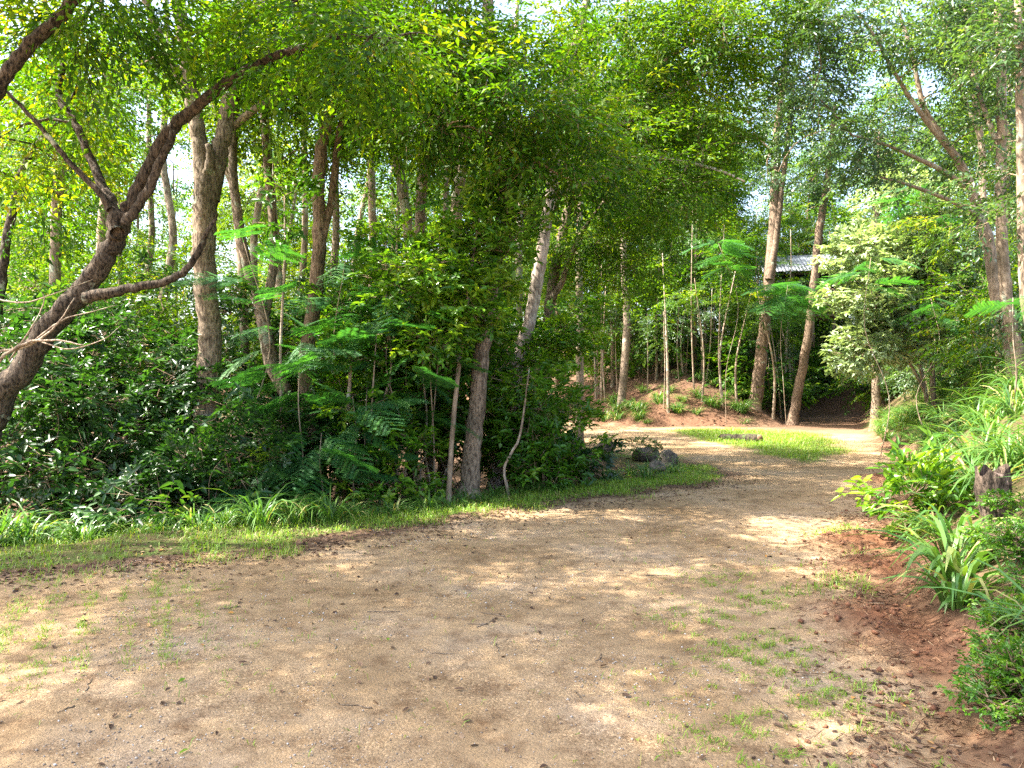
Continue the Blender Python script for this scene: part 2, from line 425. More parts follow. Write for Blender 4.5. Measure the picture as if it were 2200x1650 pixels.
# ------------------------------------------------------------------ leaves
def leaves_to_mesh(base, dr, nr, ln, wd, hexa=False, fold=0.18, droop=0.15):
    """base, dr, nr (n,3) -> verts (n,k,3), tris per leaf"""
    dr = dr / np.linalg.norm(dr, axis=1)[:, None]
    sd_ = np.cross(nr, dr); sd_ /= np.linalg.norm(sd_, axis=1)[:, None] + 1e-9
    up = np.cross(dr, sd_)
    ln = ln[:, None]; wd = wd[:, None]
    tip = base + dr * ln - up * ln * droop
    if not hexa:
        mid = base + dr * ln * 0.42
        v = np.stack([base, mid + sd_ * wd * .5 + up * wd * fold, tip, mid - sd_ * wd * .5 + up * wd * fold], 1)
        t = np.array([(0, 2, 1), (0, 3, 2)])
    else:
        m1 = base + dr * ln * 0.28; m2 = base + dr * ln * 0.66 - up * ln * droop * 0.35
        v = np.stack([base, m1 + sd_ * wd * .5 + up * wd * fold, m2 + sd_ * wd * .40 + up * wd * fold, tip, m2 - sd_ * wd * .40 + up * wd * fold, m1 - sd_ * wd * .5 + up * wd * fold], 1)
        t = np.array([(0, 2, 1), (0, 3, 2), (0, 4, 3), (0, 5, 4)])
    return v, t

def make_spray(seed, L, n_leaf, ll, lw, hexa=False, kind='spray'):
    r = np.random.default_rng(seed)
    B, D, N = [], [], []
    tw = []
    if kind == 'whorl':           # leaves clustered at the ends of short shoots
        k = 4
        for i in range(k):
            a = r.uniform(-1.0, 1.0); q = np.array((math.cos(a), math.sin(a), r.uniform(-.1, .4))) * L * r.uniform(.6, 1)
            tw.append((np.zeros(3), q))
            m = n_leaf // k
            for j in range(m):
                az = j * 2.4 + r.uniform(-.3, .3)
                el = r.uniform(-.45, .5)
                B.append(q * r.uniform(.75, 1)); D.append((math.cos(az) * math.cos(el), math.sin(az) * math.cos(el), math.sin(el)))
                N.append(r.normal(size=3) * .35 + (0, 0, 1))
    else:
        droop = r.uniform(.15, .45)
        main = lambda t: np.array((L * t, 0.06 * L * math.sin(3 * t), -droop * L * t * t))
        tw.append((main(0), main(.5))); tw.append((main(.5), main(1)))
        arms = [(main, 1.0, 0.0)]
        for i in range(6):
            t0 = .18 + .13 * i; sg = 1 if i % 2 else -1
            p0 = main(t0); a = sg * r.uniform(.6, 1.05); ln = L * r.uniform(.3, .5) * (1.1 - .5 * t0)
            d = np.array((math.cos(a), math.sin(a), r.uniform(-.35, .15)))
            f = (lambda p0, d, ln: lambda t: p0 + d * ln * t + np.array((0, 0, -.25 * ln * t * t)))(p0, d, ln)
            arms.append((f, ln / L, a)); tw.append((p0, f(1)))
        wts = np.array([a[1] for a in arms]); wts /= wts.sum()
        for f, w_, a in arms:
            m = max(2, int(round(n_leaf * (w_ / sum(x[1] for x in arms)))))
            for j in range(m):
                t = (j + r.uniform(.2, .9)) / m
                p = f(min(1, t)); sg = 1 if j % 2 else -1
                aa = a + sg * r.uniform(.35, 1.1)
                B.append(p); D.append((math.cos(aa), math.sin(aa), r.uniform(-.75, .1)))
                N.append(r.normal(size=3) * .38 + (0, 0, 1))
    B, D, N = np.array(B), np.array(D), np.array(N)
    n = len(B)
    v, t = leaves_to_mesh(B, D, N, ll * r.uniform(.5, 1.2, n), lw * r.uniform(.6, 1.2, n), hexa)
    return v, t, tw

SPECIES = {
    'canopy': dict(mat=L_CAN, L=0.66, n=28, ll=.108, lw=.043),
    'yellow': dict(mat=L_YEL, L=0.66, n=28, ll=.112, lw=.045),
    'olive': dict(mat=L_OLI, L=0.72, n=30, ll=.112, lw=.041),
    'dark': dict(mat=L_DRK, L=0.34, n=18, ll=.125, lw=.052, hexa=True, kind='whorl'),
    'mid': dict(mat=L_MID, L=0.36, n=20, ll=.118, lw=.046, hexa=True, kind='whorl'),
    'blue': dict(mat=L_BLU, L=0.66, n=36, ll=.100, lw=.042),
    'pale': dict(mat=L_PAL, L=0.42, n=24, ll=.150, lw=.066, hexa=True, kind='whorl'),
    'herb': dict(mat=L_MID, L=0.09, n=22, ll=.030, lw=.014, kind='whorl'),
    'far': dict(mat=L_YEL, L=0.95, n=30, ll=.17, lw=.075),
    'fardark': dict(mat=L_CAN, L=0.95, n=30, ll=.17, lw=.075),
    'farblue': dict(mat=L_BLU, L=0.95, n=30, ll=.17, lw=.075),
    'shade': dict(mat=L_CAN, L=0.85, n=34, ll=.125, lw=.055),
}
for i, (k, s) in enumerate(SPECIES.items()):
    s['tpl'] = [make_spray(100 * i + j, s['L'], s['n'], s['ll'], s['lw'], s.get('hexa', False), s.get('kind', 'spray')) for j in range(5)]

def place_sprays(sp, pos, out, scale, tone, rng, wood=None):
    """pos (K,3), out (K,3) outward directions -> verts, tris, tone"""
    s = SPECIES[sp]
    K = len(pos)
    d = out / (np.linalg.norm(out, axis=1)[:, None] + 1e-9)
    up = np.array((0, 0, 1.0)) + rng.normal(size=(K, 3)) * 0.32
    y = np.cross(up, d); y /= np.linalg.norm(y, axis=1)[:, None] + 1e-9
    z = np.cross(d, y)
    Rm = np.stack([d, y, z], -1) * scale[:, None, None]
    which = rng.integers(0, 5, K)
    VV, TT, AA, off = [], [], [], 0
    for j in range(5):
        sel = np.where(which == j)[0]
        if not len(sel): continue
        v, t, tw = s['tpl'][j]
        n, k, _ = v.shape
        W = np.einsum('sab,nkb->snka', Rm[sel], v) + pos[sel][:, None, None, :]
        S = len(sel)
        TT.append((np.arange(S * n) * k)[:, None, None] + t[None] + off)
        VV.append(W.reshape(-1, 3)); off += S * n * k
        tn = np.clip(tone[sel][:, None] + rng.normal(size=(S, n)) * 0.15, 0, 1)
        AA.append(np.repeat(tn.ravel(), k))
        if wood is not None:
            for a, b in tw[:2]:
                p0 = np.einsum('sab,b->sa', Rm[sel], a) + pos[sel]; p1 = np.einsum('sab,b->sa', Rm[sel], b) + pos[sel]
                e = z[sel] * 0.0045; f = y[sel] * 0.0045
                vv = np.stack([p0 + e, p0 - e * .5 + f, p0 - e * .5 - f, p1], 1)
                tt = (np.arange(S) * 4)[:, None, None] + np.array([(0, 1, 3), (1, 2, 3), (2, 0, 3)])[None]
                wood.raw(vv, tt)
    return np.concatenate(VV), np.concatenate([t.reshape(-1, 3) for t in TT]), np.concatenate(AA)

def grow(nodes, subs, rng, r_tip=0.006, sag=0.1):
    """attach sub-clump points to a skeleton; returns list of (pts, count) limbs"""
    P = [np.asarray(p) for p in nodes]
    par = [-1] * len(P)
    limbs = []
    A = np.array(P)
    order = np.argsort([np.min(np.linalg.norm(A - s, axis=1)) for s in subs])
    cnt = {}
    allp = list(A); parent = {}
    for oi in order:
        s = subs[oi]
        Q = np.array(allp)
        dv = s - Q
        dist = np.linalg.norm(dv, axis=1) + np.maximum(0, -dv[:, 2]) * 0.6
        j = int(np.argmin(dist))
        p0 = Q[j]; dd = s - p0; ln = np.linalg.norm(dd)
        k = max(2, min(6, int(ln / 0.5) + 1))
        ts = np.linspace(0, 1, k + 1)[1:]
        bow = rng.normal(size=3) * 0.10 * ln + np.array((0, 0, sag * ln))
        prev = j; ids = [j]
        for t in ts:
            q = p0 + dd * t + bow * math.sin(math.pi * t) * (1 - .3 * t)
            allp.append(q); parent[len(allp) - 1] = prev; prev = len(allp) - 1; ids.append(prev)
        limbs.append(ids)
    for ids in limbs:
        i = ids[-1]
        while i in parent:
            cnt[i] = cnt.get(i, 0) + 1
            i = parent[i]
    out = []
    for ids in limbs:
        pts = np.array([allp[i] for i in ids])
        rr = [r_tip * math.sqrt(cnt.get(i, 0) + 1) for i in ids]
        rr[0] = rr[1] * 1.12
        rr[-1] = r_tip * 0.6
        out.append((pts, rr))
    return out

def crown_arrays(lobes, sp, nodes, rng, sprays=14, rs=0.5, wood=None, flat=0.6, r_tip=0.007, tone0=0.42, limb_frac=1.0, smin=.75, smax=1.2):
    subs, outs = [], []
    for lobe in lobes:
        c, r, k = lobe[:3]
        c = np.asarray(c); r = np.asarray(r)
        u = rng.normal(size=(k, 3)); u /= np.linalg.norm(u, axis=1)[:, None]
        rad = rng.uniform(0.12, 1.0, k) ** 0.5
        subs.append(c + u * rad[:, None] * r); outs.append(u)
    subs = np.concatenate(subs); outs = np.concatenate(outs)
    if wood is not None and nodes is not None:
        for pts, rr in grow(nodes, subs, rng, r_tip):
            wood.tube(pts, rr, 5, cap=False)
    K = len(subs)
    ns = rng.poisson(sprays, K).clip(3)
    ii = np.repeat(np.arange(K), ns)
    u = rng.normal(size=(len(ii), 3)); u /= np.linalg.norm(u, axis=1)[:, None]
    rsz = rs * rng.uniform(.6, 1.35, K)
    pos = subs[ii] + u * (rng.uniform(0, 1, len(ii)) ** .5 * rsz[ii])[:, None] * (1, 1, flat)
    out = u * (1, 1, .35) + outs[ii] * (.6, .6, .25) + rng.normal(size=u.shape) * .35 + (0, 0, -.08)
    tone = np.clip(tone0 + rng.normal(size=K)[ii] * .13 + rng.normal(size=len(ii)) * .10 + u[:, 2] * .08, 0.02, 1)
    scale = rng.uniform(smin, smax, len(ii))
    return place_sprays(sp, pos, out, scale, tone, rng, wood)

WSC = 0.72
def stem_path(pts, depth, noise=0.0, rng=None, n=6):
    """pts [(x,y,w)] in photograph pixels at the given depth(s) -> 3D points, radii"""
    k = len(pts)
    dep = depth if hasattr(depth, '__len__') else [depth] * k
    dep = np.interp(np.linspace(0, 1, k), np.linspace(0, 1, len(dep)), dep)
    P = np.array([[*px(x, y, d), w * WSC * .5 / F * d] for (x, y, w), d in zip(pts, dep)])
    C = catmull(P, n)
    if noise and rng is not None:
        jit = rng.normal(size=(len(C), 3)) * noise
        jit[0] = 0
        C[:, :3] += jit * C[:, 3:4]
    return C[:, :3], np.maximum(C[:, 3], 0.003)

def tree(name, label, cat, stems, lobes, sp, seed, bark=M_BARK, group=None, sprays=14, rs=.5, root=True, tone0=.42, r_tip=.007, extra=None, seg=11, flat=.6):
    """stems: list of (pts, depth[, part name]); lobes: [(x,y,d,rx,ry,rd,k)] in pixels or (center, radii, k)"""
    rng = np.random.default_rng(seed)
    paths = []
    for i, st in enumerate(stems):
        gn = 1.0 if bark is M_BARKD else .5
        P, r = stem_path(st[0], st[1], .13 * gn, rng)
        if bark is M_BARKD: r = r * .86
        if i == 0 and root:
            b = P[0].copy(); g = gz(b[0], b[1]); d_ = b[1]
            n_add = max(3, int(abs(b[2] - g) / .35) + 2)
            dn = np.linspace(g - .25, b[2], n_add, endpoint=False)
            slope = (P[min(4, len(P) - 1)] - P[0]); slope = slope / max(.3, slope[2])
            ext = np.array([[b[0] + slope[0] * (z - b[2]) * .6, b[1] + slope[1] * (z - b[2]) * .6, z] for z in dn])
            rr = r[0] * (1 + (.55 if d_ < 20 else .25) * np.exp(-np.maximum(ext[:, 2] - g, 0) / .22))
            P = np.vstack([ext, P]); r = np.concatenate([rr, r])
        paths.append((P, r))
    base = paths[0][0][0].copy(); base[2] = gz(base[0], base[1])
    e = empty(name, base)
    tag(e, label, cat, group)
    for i, (P, r) in enumerate(paths):
        w = Wood(); w.tube(P, r, seg, rng, .06 * gn)
        nm = 'trunk' if i == 0 else (stems[i][2] if len(stems[i]) > 2 else 'limb')
        obj(nm, w.mesh(nm, bark, base), e)
    L3 = []
    for lb in lobes:
        if len(lb) == 7:
            x, y, d, rx, ry, rd, k = lb
            L3.append((px(x, y, d), (rx / F * d, rd, ry / F * d), k))
        else: L3.append(lb)
    if L3:
        nodes = np.concatenate([P[int(len(P) * .35):] for P, r in paths])
        w = Wood()
        V, T, A = crown_arrays(L3, sp, nodes, rng, sprays, rs, w, flat=flat, tone0=tone0, r_tip=r_tip)
        obj('branches', w.mesh('branches', M_STEM if bark is not M_BARKD else M_BARKD, base), e)
        obj('crown', mesh_np('crown', V - base, T, SPECIES[sp]['mat'], {'tone': A}), e)
    return e

def shrub(name, label, cat, x, y, h, rx, sp, seed, k=10, sprays=10, rs=.28, group=None, ry=None, nst=6, tone0=.42, z0=.12, bark=M_STEM, stem_r=.014):
    rng = np.random.default_rng(seed)
    base = np.array((x, y, gz(x, y)))
    e = empty(name, base); tag(e, label, cat, group)
    w = Wood(); nodes = []
    for i in range(nst):
        a = rng.uniform(0, 6.28); tipr = rng.uniform(.2, .8)
        tip = base + (math.cos(a) * rx * tipr, math.sin(a) * (ry or rx) * tipr, h * rng.uniform(.55, .95))
        b = base + (math.cos(a) * .08, math.sin(a) * .08, -.1)
        m1 = b + (tip - b) * .33 + rng.normal(size=3) * (.09, .09, .03) * h; m2 = b + (tip - b) * .68 + rng.normal(size=3) * (.10, .10, .04) * h
        P = catmull([b, m1, m2, tip], 4)
        w.tube(P, np.linspace(stem_r, stem_r * .3, len(P)) * rng.uniform(.6, 1.1), 5)
        nodes.append(P[2:])
    stemw = w.mesh('stems', bark, base)
    obj('stems', stemw, e)
    c = base + (0, 0, h * (.5 + z0 * .5)); r = (rx, ry or rx, h * (.5 - z0 * .5))
    w = Wood()
    V, T, A = crown_arrays([(c, r, k)], sp, np.concatenate(nodes), rng, sprays, rs, w, r_tip=.004, tone0=tone0)
    keep = None
    obj('twigs', w.mesh('twigs', bark, base), e)
    obj('foliage', mesh_np('foliage', V - base, T, SPECIES[sp]['mat'], {'tone': A}), e)
    return e

# ================================================================== TREES
CB = 'tree'
# leaning many-stemmed tree at the left edge
tree('leaning_tree', 'leaning dark tree at the left edge with lichened boughs arching to the right', CB, [
    ([(-40, 960, 92), (-5, 870, 86), (60, 770, 78), (140, 665, 74), (195, 600, 66), (240, 530, 62), (268, 470, 58), (300, 400, 48), (352, 300, 44), (420, 232, 38), (500, 168, 34), (580, 126, 30), (655, 100, 24), (740, 78, 18), (820, 84, 12), (890, 70, 6), (940, 80, 3)], [8.6, 8.6, 8.4, 8.0, 7.6]),
    ([(252, 500, 50), (240, 440, 40), (218, 398, 32), (186, 320, 28), (156, 255, 26), (126, 206, 22), (134, 128, 18), (102, 24, 14), (90, -60, 10)], [8.4, 8.8, 9.2], 'limb'),
    ([(235, 450, 26), (214, 415, 22), (171, 371, 20), (120, 313, 18), (80, 265, 15), (22, 204, 12), (-30, 150, 8)], [8.4, 8.2], 'limb'),
    ([(180, 640, 40), (240, 628, 34), (290, 618, 30), (360, 605, 28), (405, 574, 24), (432, 530, 20), (445, 498, 16), (466, 470, 10)], [8.3, 8.0], 'limb'),
    ([(270, 480, 36), (310, 420, 32), (345, 350, 30), (372, 282, 24)], [8.36, 8.30], 'limb'),
], [(110, 130, 8.8, 150, 120, 1.0, 6), (230, 60, 8.6, 120, 80, .9, 3), (620, 60, 8.0, 160, 90, .8, 10), (840, 70, 7.7, 110, 60, .6, 7), (60, 330, 9.4, 110, 120, .8, 5),
    ((-5.6, 6.4, 8.0), (2.8, 2.0, 1.2), 5), ((-1.8, 5.7, 8.1), (2.2, 1.3, .7), 5)], 'canopy', 11, M_BARKD, tone0=.46)  # last two lobes: unseen crown above the frame, added to shade the road

tree('overhanging_tree', 'tree outside the left edge whose thick lichened bough crosses the top left corner', CB, [
    ([(-420, 1050, 90), (-330, 800, 80), (-230, 560, 70), (-120, 350, 60), (-20, 210, 50), (38, 122, 46), (98, 66, 42), (160, -5, 40), (210, -90, 36), (280, -190, 28), (380, -260, 18)], [7.2, 7.4]),
    ([(-120, 350, 40), (-150, 150, 34), (-160, -100, 26), (-150, -300, 18)], [7.3, 6.6], 'limb'),
], [((-4.8, 6.0, 7.6), (2.6, 2.2, 1.0), 18), ((-6.8, 4.2, 8.4), (2.8, 2.6, 1.0), 18), ((-3.4, 2.8, 8.0), (2.8, 2.2, 1.0), 18), ((-9.6, 4.6, 8.6), (2.4, 2.4, 1.0), 16), ((-8.6, 7.2, 8.8), (2.2, 1.8, 1.0), 3), (180, -60, 7.4, 160, 70, .8, 3)], 'canopy', 12, M_BARKD, tone0=.44, sprays=44, rs=.72)  # lobes given in metres: unseen crown, shaped to shade the near road

# main forked trunk
tree('forked_tree', 'large straight brown trunk forking into two stems, left of centre', CB, [
    ([(432, 1075, 84), (438, 950, 76), (447, 830, 70), (448, 700, 66), (440, 600, 66), (438, 500, 68), (442, 420, 70), (432, 330, 50), (420, 260, 46), (408, 190, 44), (398, 100, 42), (384, 0, 40), (370, -120, 34), (350, -300, 26)], [11.0, 11.0]),
    ([(452, 430, 52), (470, 340, 50), (486, 260, 46), (496, 180, 42), (482, 80, 36), (470, 0, 32), (462, -120, 28), (470, -280, 20)], [11.0, 11.3], 'limb'),
    ([(412, 210, 30), (372, 140, 26), (340, 70, 22), (312, 0, 20), (280, -80, 15)], [11.0, 10.6], 'limb'),
    ([(500, 275, 24), (540, 240, 22), (582, 214, 20), (620, 185, 16), (655, 148, 12), (700, 120, 8)], [11.2, 10.4], 'limb'),
    ([(436, 390, 34), (452, 350, 28), (448, 310, 20)], [10.95, 10.85], 'limb'),
], [(450, 60, 11.6, 110, 110, 1.0, 3), (600, 90, 11, 130, 100, 1.0, 12), (240, 210, 11.8, 140, 110, 1.0, 5),
    ((-4.6, 10.2, 10.0), (3.2, 2.6, 1.6), 7), ((-3.2, 8.4, 9.0), (2.2, 2.0, 1.2), 2)], 'canopy', 13, M_BARK, tone0=.45)

tree('twin_stem_tree', 'curving brown trunk splitting in two at shoulder height, right of the forked trunk', CB, [
    ([(660, 1040, 52), (645, 945, 50), (620, 860, 46), (590, 795, 44), (572, 725, 42), (562, 675, 38), (540, 610, 30), (522, 530, 28), (508, 440, 28), (500, 350, 26), (505, 240, 24), (520, 120, 20), (515, 0, 18)], [11.6, 12.0]),
    ([(566, 690, 30), (578, 630, 28), (588, 560, 25), (585, 470, 24), (575, 380, 24), (568, 260, 22), (562, 140, 20), (560, 0, 18)], [11.9, 12.4], 'limb'),
], [(560, 200, 12.4, 150, 160, 1.0, 12), (640, 330, 12.6, 110, 90, .8, 6), ((-3.5, 12.5, 10.0), (2.4, 2.0, 1.5), 14)], 'yellow', 14, M_BARK, tone0=.46)

tree('swollen_trunk_tree', 'reddish brown trunk with a swollen bend, behind feathery fronds left of centre', CB, [
    ([(690, 1075, 54), (680, 1000, 50), (668, 900, 48), (656, 800, 50), (664, 720, 42), (678, 620, 42), (686, 500, 40), (684, 400, 38), (692, 310, 36), (712, 230, 34), (735, 150, 28), (750, 40, 22)], [11.0, 11.4]),
    ([(690, 520, 24), (712, 430, 22), (722, 330, 20), (740, 220, 16)], [11.2, 11.6], 'limb'),
], [(720, 160, 11.4, 160, 140, 1.0, 20), (800, 60, 11, 180, 100, 1.2, 20), ((-2.0, 11.0, 9.4), (2.4, 2.0, 1.4), 14)], 'yellow', 15, M_BARKR, tone0=.46)

# the mass of hanging foliage in the centre
tree('centre_tree', 'stout leaning brown trunk at the grass edge under the hanging bright canopy', CB, [
    ([(1008, 1048, 62), (1016, 960, 54), (1026, 860, 50), (1034, 760, 50), (1046, 690, 46), (1060, 590, 42), (1078, 490, 42), (1084, 390, 42), (1074, 280, 42), (1062, 160, 40), (1050, 40, 36), (1046, -120, 28)], [10.6, 11.0]),
], [(900, 150, 10.4, 200, 140, 1.2, 19), (1120, 190, 10.2, 190, 150, 1.2, 20), (1000, 60, 10.6, 260, 110, 1.4, 13), (1200, 330, 10.2, 100, 90, .7, 9), (960, 280, 10.0, 160, 50, .7, 9),
    ((0.2, 11.2, 8.9), (2.8, 2.2, 1.4), 5), ((1.2, 9.0, 8.6), (2.2, 1.5, .8), 3)], 'canopy', 16, M_BARK, tone0=.50, sprays=15, rs=.5)  # last lobe: crown out of view, added to shade the road bend

tree('young_tree', 'young bright-leaved tree whose clumps hide the middle of the stout centre trunk', CB, [
    ([(965, 1050, 16), (972, 930, 15), (985, 800, 14), (1000, 680, 12), (1015, 560, 9), (1030, 470, 6)], [10.1, 10.2]),
    ([(988, 780, 9), (930, 690, 7), (890, 610, 5)], [10.1, 10.0], 'limb'),
], [(1045, 500, 10.2, 80, 65, .5, 12), (960, 560, 10.1, 70, 60, .5, 9), (880, 600, 10.1, 70, 60, .5, 8), (1010, 650, 10.0, 55, 45, .4, 6), (920, 720, 10.0, 60, 45, .4, 5)], 'mid', 19, M_BARKG, sprays=12, rs=.30, tone0=.55, r_tip=.004, seg=7)
tree('young_tree', 'low bright-leaved sapling right of the stout centre trunk by the ditch', CB, [
    ([(1140, 1000, 10), (1148, 900, 9), (1150, 800, 8), (1165, 720, 5)], [12.6, 12.7]),
], [(1215, 730, 12.9, 55, 45, .5, 6), (1150, 830, 12.5, 65, 50, .5, 8), (1225, 690, 13.2, 50, 50, .5, 5), (1110, 880, 12.0, 50, 35, .4, 4)], 'mid', 20, M_BARKG, sprays=11, rs=.30, tone0=.6, r_tip=.004, seg=7)

tree('pale_leaning_tree', 'pale pinkish grey trunk leaning right, behind the stout trunk', CB, [
    ([(1075, 960, 46), (1098, 860, 42), (1118, 760, 40), (1140, 680, 38), (1156, 590, 38), (1170, 500, 36), (1182, 430, 34), (1194, 340, 32), (1206, 240, 28), (1230, 120, 24), (1260, 0, 20)], [12.6, 13.2]),
    ([(1200, 330, 22), (1270, 290, 20), (1350, 260, 16), (1440, 200, 12), (1530, 150, 8)], [13.2, 13.4], 'limb'),
    ([(1182, 430, 20), (1240, 400, 18), (1330, 370, 15), (1420, 340, 12), (1540, 365, 9), (1600, 390, 6)], [13.1, 13.0], 'limb'),
], [(1340, 100, 13.2, 180, 130, 1.6, 21), (1500, 150, 13.6, 150, 140, 1.6, 18), (1300, 250, 12.8, 130, 110, 1.0, 14), (1460, 310, 13.4, 140, 80, 1.0, 12), (1560, 50, 13.8, 120, 90, 1.2, 22),
    (1400, 430, 13.2, 130, 50, .7, 7), ((2.0, 13.4, 9.6), (2.6, 2.2, 1.4), 5)], 'olive', 17, M_BARKW, tone0=.48, sprays=15, rs=.52)

tree('twisted_tree', 'slim twisted trunk lit at its foot, right of the pale leaning trunk', CB, [
    ([(1165, 790, 40), (1172, 740, 36), (1182, 660, 34), (1190, 590, 32), (1205, 520, 30), (1222, 440, 26), (1230, 340, 24), (1250, 220, 20)], [16.0, 16.4]),
    ([(1186, 640, 20), (1206, 610, 18), (1220, 570, 16), (1250, 500, 12), (1300, 430, 9)], [16.0, 15.6], 'limb'),
], [(1270, 400, 16, 130, 120, 1.2, 18), (1330, 560, 16.5, 90, 70, 1.0, 9), (1440, 420, 16.5, 110, 80, 1.0, 12), (1250, 520, 16.2, 90, 80, .8, 8), ((1.8, 17.0, 9.0), (2.6, 2.2, 1.8), 6)], 'olive', 18, M_BARK, tone0=.50)

# tall trunks behind the first row, centre
MIDT = [
    ('bright left-edge trunk in the middle of the canopy gap, forking near its top', [(960, 800, 36), (968, 640, 36), (978, 500, 36), (986, 400, 38), (1000, 310, 34), (1012, 200, 28), (1020, 60, 20)], 14.0, [(1000, 250, 14.4, 140, 130, 1.2, 14)], 'yellow', M_BARKP),
    ('straight brown trunk between the swollen trunk and the bright-edged trunk', [(890, 850, 36), (898, 700, 34), (900, 560, 32), (904, 440, 32), (910, 330, 30), (912, 200, 26), (905, 60, 20)], 14.5, [(880, 230, 14.6, 150, 110, 1.2, 14)], 'yellow', M_BARK),
    ('trunk leaning left high in the canopy, right of the swollen trunk', [(900, 700, 30), (882, 560, 30), (868, 420, 30), (850, 330, 30), (836, 260, 28), (818, 170, 24), (800, 60, 18)], 15.5, [(810, 180, 15.5, 150, 120, 1.2, 14)], 'canopy', M_BARKP),
    ('slim straight trunk with a bright stripe, just right of the forked trunk', [(612, 760, 26), (598, 600, 26), (588, 480, 27), (580, 380, 28), (572, 280, 26), (566, 160, 22), (562, 20, 18)], 15.0, [(600, 150, 15.0, 160, 130, 1.2, 14), (500, 260, 15.5, 90, 90, .8, 6)], 'yellow', M_BARKP),
    ('trunk with pale lichen patches behind the leaning tree at far left', [(120, 760, 34), (118, 600, 32), (122, 460, 30), (128, 350, 30), (120, 240, 26), (112, 100, 22)], 14.0, [(150, 250, 14.2, 160, 140, 1.2, 14), (40, 420, 14, 90, 110, .8, 8)], 'canopy', M_BARKP),
    ('crooked lichened trunk at the extreme left behind the leaning boughs', [(-10, 700, 30), (10, 560, 30), (30, 440, 28), (52, 360, 26), (90, 300, 22), (115, 270, 20), (150, 150, 14)], 12.5, [(30, 150, 12.6, 140, 120, 1.0, 10)], 'canopy', M_BARKD),
    ('slim brown stem leaning left beside the twin-stemmed trunk', [(520, 600, 26), (512, 480, 26), (500, 400, 24), (480, 340, 20), (465, 250, 16), (450, 150, 12)], 13.4, [(470, 180, 13.4, 90, 110, .8, 7)], 'yellow', M_BARKG),
]
for i, (lb, pts, d, lobes, sp, bk) in enumerate(MIDT):
    tree('forest_tree', lb, CB, [(pts, [d, d + .4])], lobes, sp, 30 + i, bk, group='trees standing behind the first row', sprays=13, seg=9)

SL = [(545, 560, 17, 16.5), (640, 655, 15, 17.5), (722, 742, 18, 15.8), (762, 790, 14, 18.5), (800, 788, 20, 17.0), (948, 956, 16, 17.5), (1102, 1120, 17, 18.0), (1245, 1262, 16, 19.5), (1335, 1345, 17, 31.0), (350, 372, 18, 17.0), (236, 226, 20, 16.0), (305, 322, 14, 18.5)]
SLL = ['slim grey trunk seen behind the twin-stemmed tree', 'thin trunk between the twin-stemmed tree and the swollen trunk', 'slim trunk close right of the swollen trunk', 'thin bending trunk right of the swollen trunk', 'slim trunk left of the straight brown trunk', 'slim grey trunk left of the bright-edged trunk', 'slim trunk behind the stout centre trunk', 'thin trunk right of the twisted trunk', 'ochre trunk on top of the red slope', 'slim trunk left behind the forked trunk', 'slim pale trunk seen through the leaning boughs', 'thin trunk in the gap left of the forked trunk']
for i, ((x0, x1, w_, d), lb) in enumerate(zip(SL, SLL)):
    rg = np.random.default_rng(70 + i)
    j = lambda a: rg.uniform(-a, a)
    pts = [(x0, 860 - j(30), w_ * 1.5), (x0 + j(14), 700, w_ * 1.35), (x0 * .6 + x1 * .4 + j(16), 520, w_ * 1.25), (x0 * .3 + x1 * .7 + j(16), 340, w_ * 1.1), (x1 + j(14), 160, w_ * .9), (x1 + j(20), -20, w_ * .7)]
    tree('forest_tree', lb, CB, [(pts, [d, d + .5])], [(x1, 140, d + .2, 100, 120, 1.0, 6)], ['yellow', 'canopy'][i % 2], 80 + i, [M_BARKP, M_BARKG, M_BARK][i % 3], group='slim trunks behind the first row', sprays=12, seg=8)

# pair of tall reddish trunks by the dirt track and their neighbours
tree('track_tree', 'thick reddish trunk leaning right beside the dirt track', CB, [
    ([(1622, 880, 40), (1632, 790, 36), (1642, 700, 34), (1650, 620, 33), (1658, 540, 32), (1664, 440, 28), (1666, 320, 24), (1680, 200, 20), (1692, 80, 15)], [30, 30.5]),
    ([(1652, 600, 22), (1666, 520, 20), (1676, 430, 18), (1690, 320, 15), (1705, 180, 11)], [30, 30.4], 'limb'),
], [(1660, 200, 30, 80, 150, 2.4, 14), (1700, 360, 30, 70, 90, 1.6, 6), ((10.6, 30, 17.5), (3, 3, 2.5), 14), ((9.4, 27.6, 11.5), (3, 2.2, 2.2), 16)], 'farblue', 50, M_BARKR, sprays=10, rs=.9, r_tip=.012)
tree('track_tree', 'slimmer reddish trunk right of the thick one beside the dirt track', CB, [
    ([(1706, 888, 30), (1722, 800, 26), (1738, 710, 25), (1750, 600, 24), (1760, 500, 23), (1772, 420, 20), (1784, 330, 16), (1794, 230, 12)], [29, 29.5]),
], [(1780, 260, 29, 70, 110, 1.6, 9), ((12.4, 29, 15), (2.5, 2.5, 2.5), 10)], 'farblue', 51, M_BARKR, sprays=9, rs=.8, r_tip=.011)
tree('track_tree', 'pale grey trunk foot under the white-shining bush', CB, [
    ([(1882, 890, 30), (1882, 840, 24), (1880, 780, 22), (1876, 700, 20), (1880, 560, 18), (1884, 420, 15), (1890, 280, 11)], [25, 25.4]),
], [(1890, 330, 25.4, 90, 140, 1.8, 12)], 'farblue', 52, M_BARK, sprays=10, rs=.8, r_tip=.01)

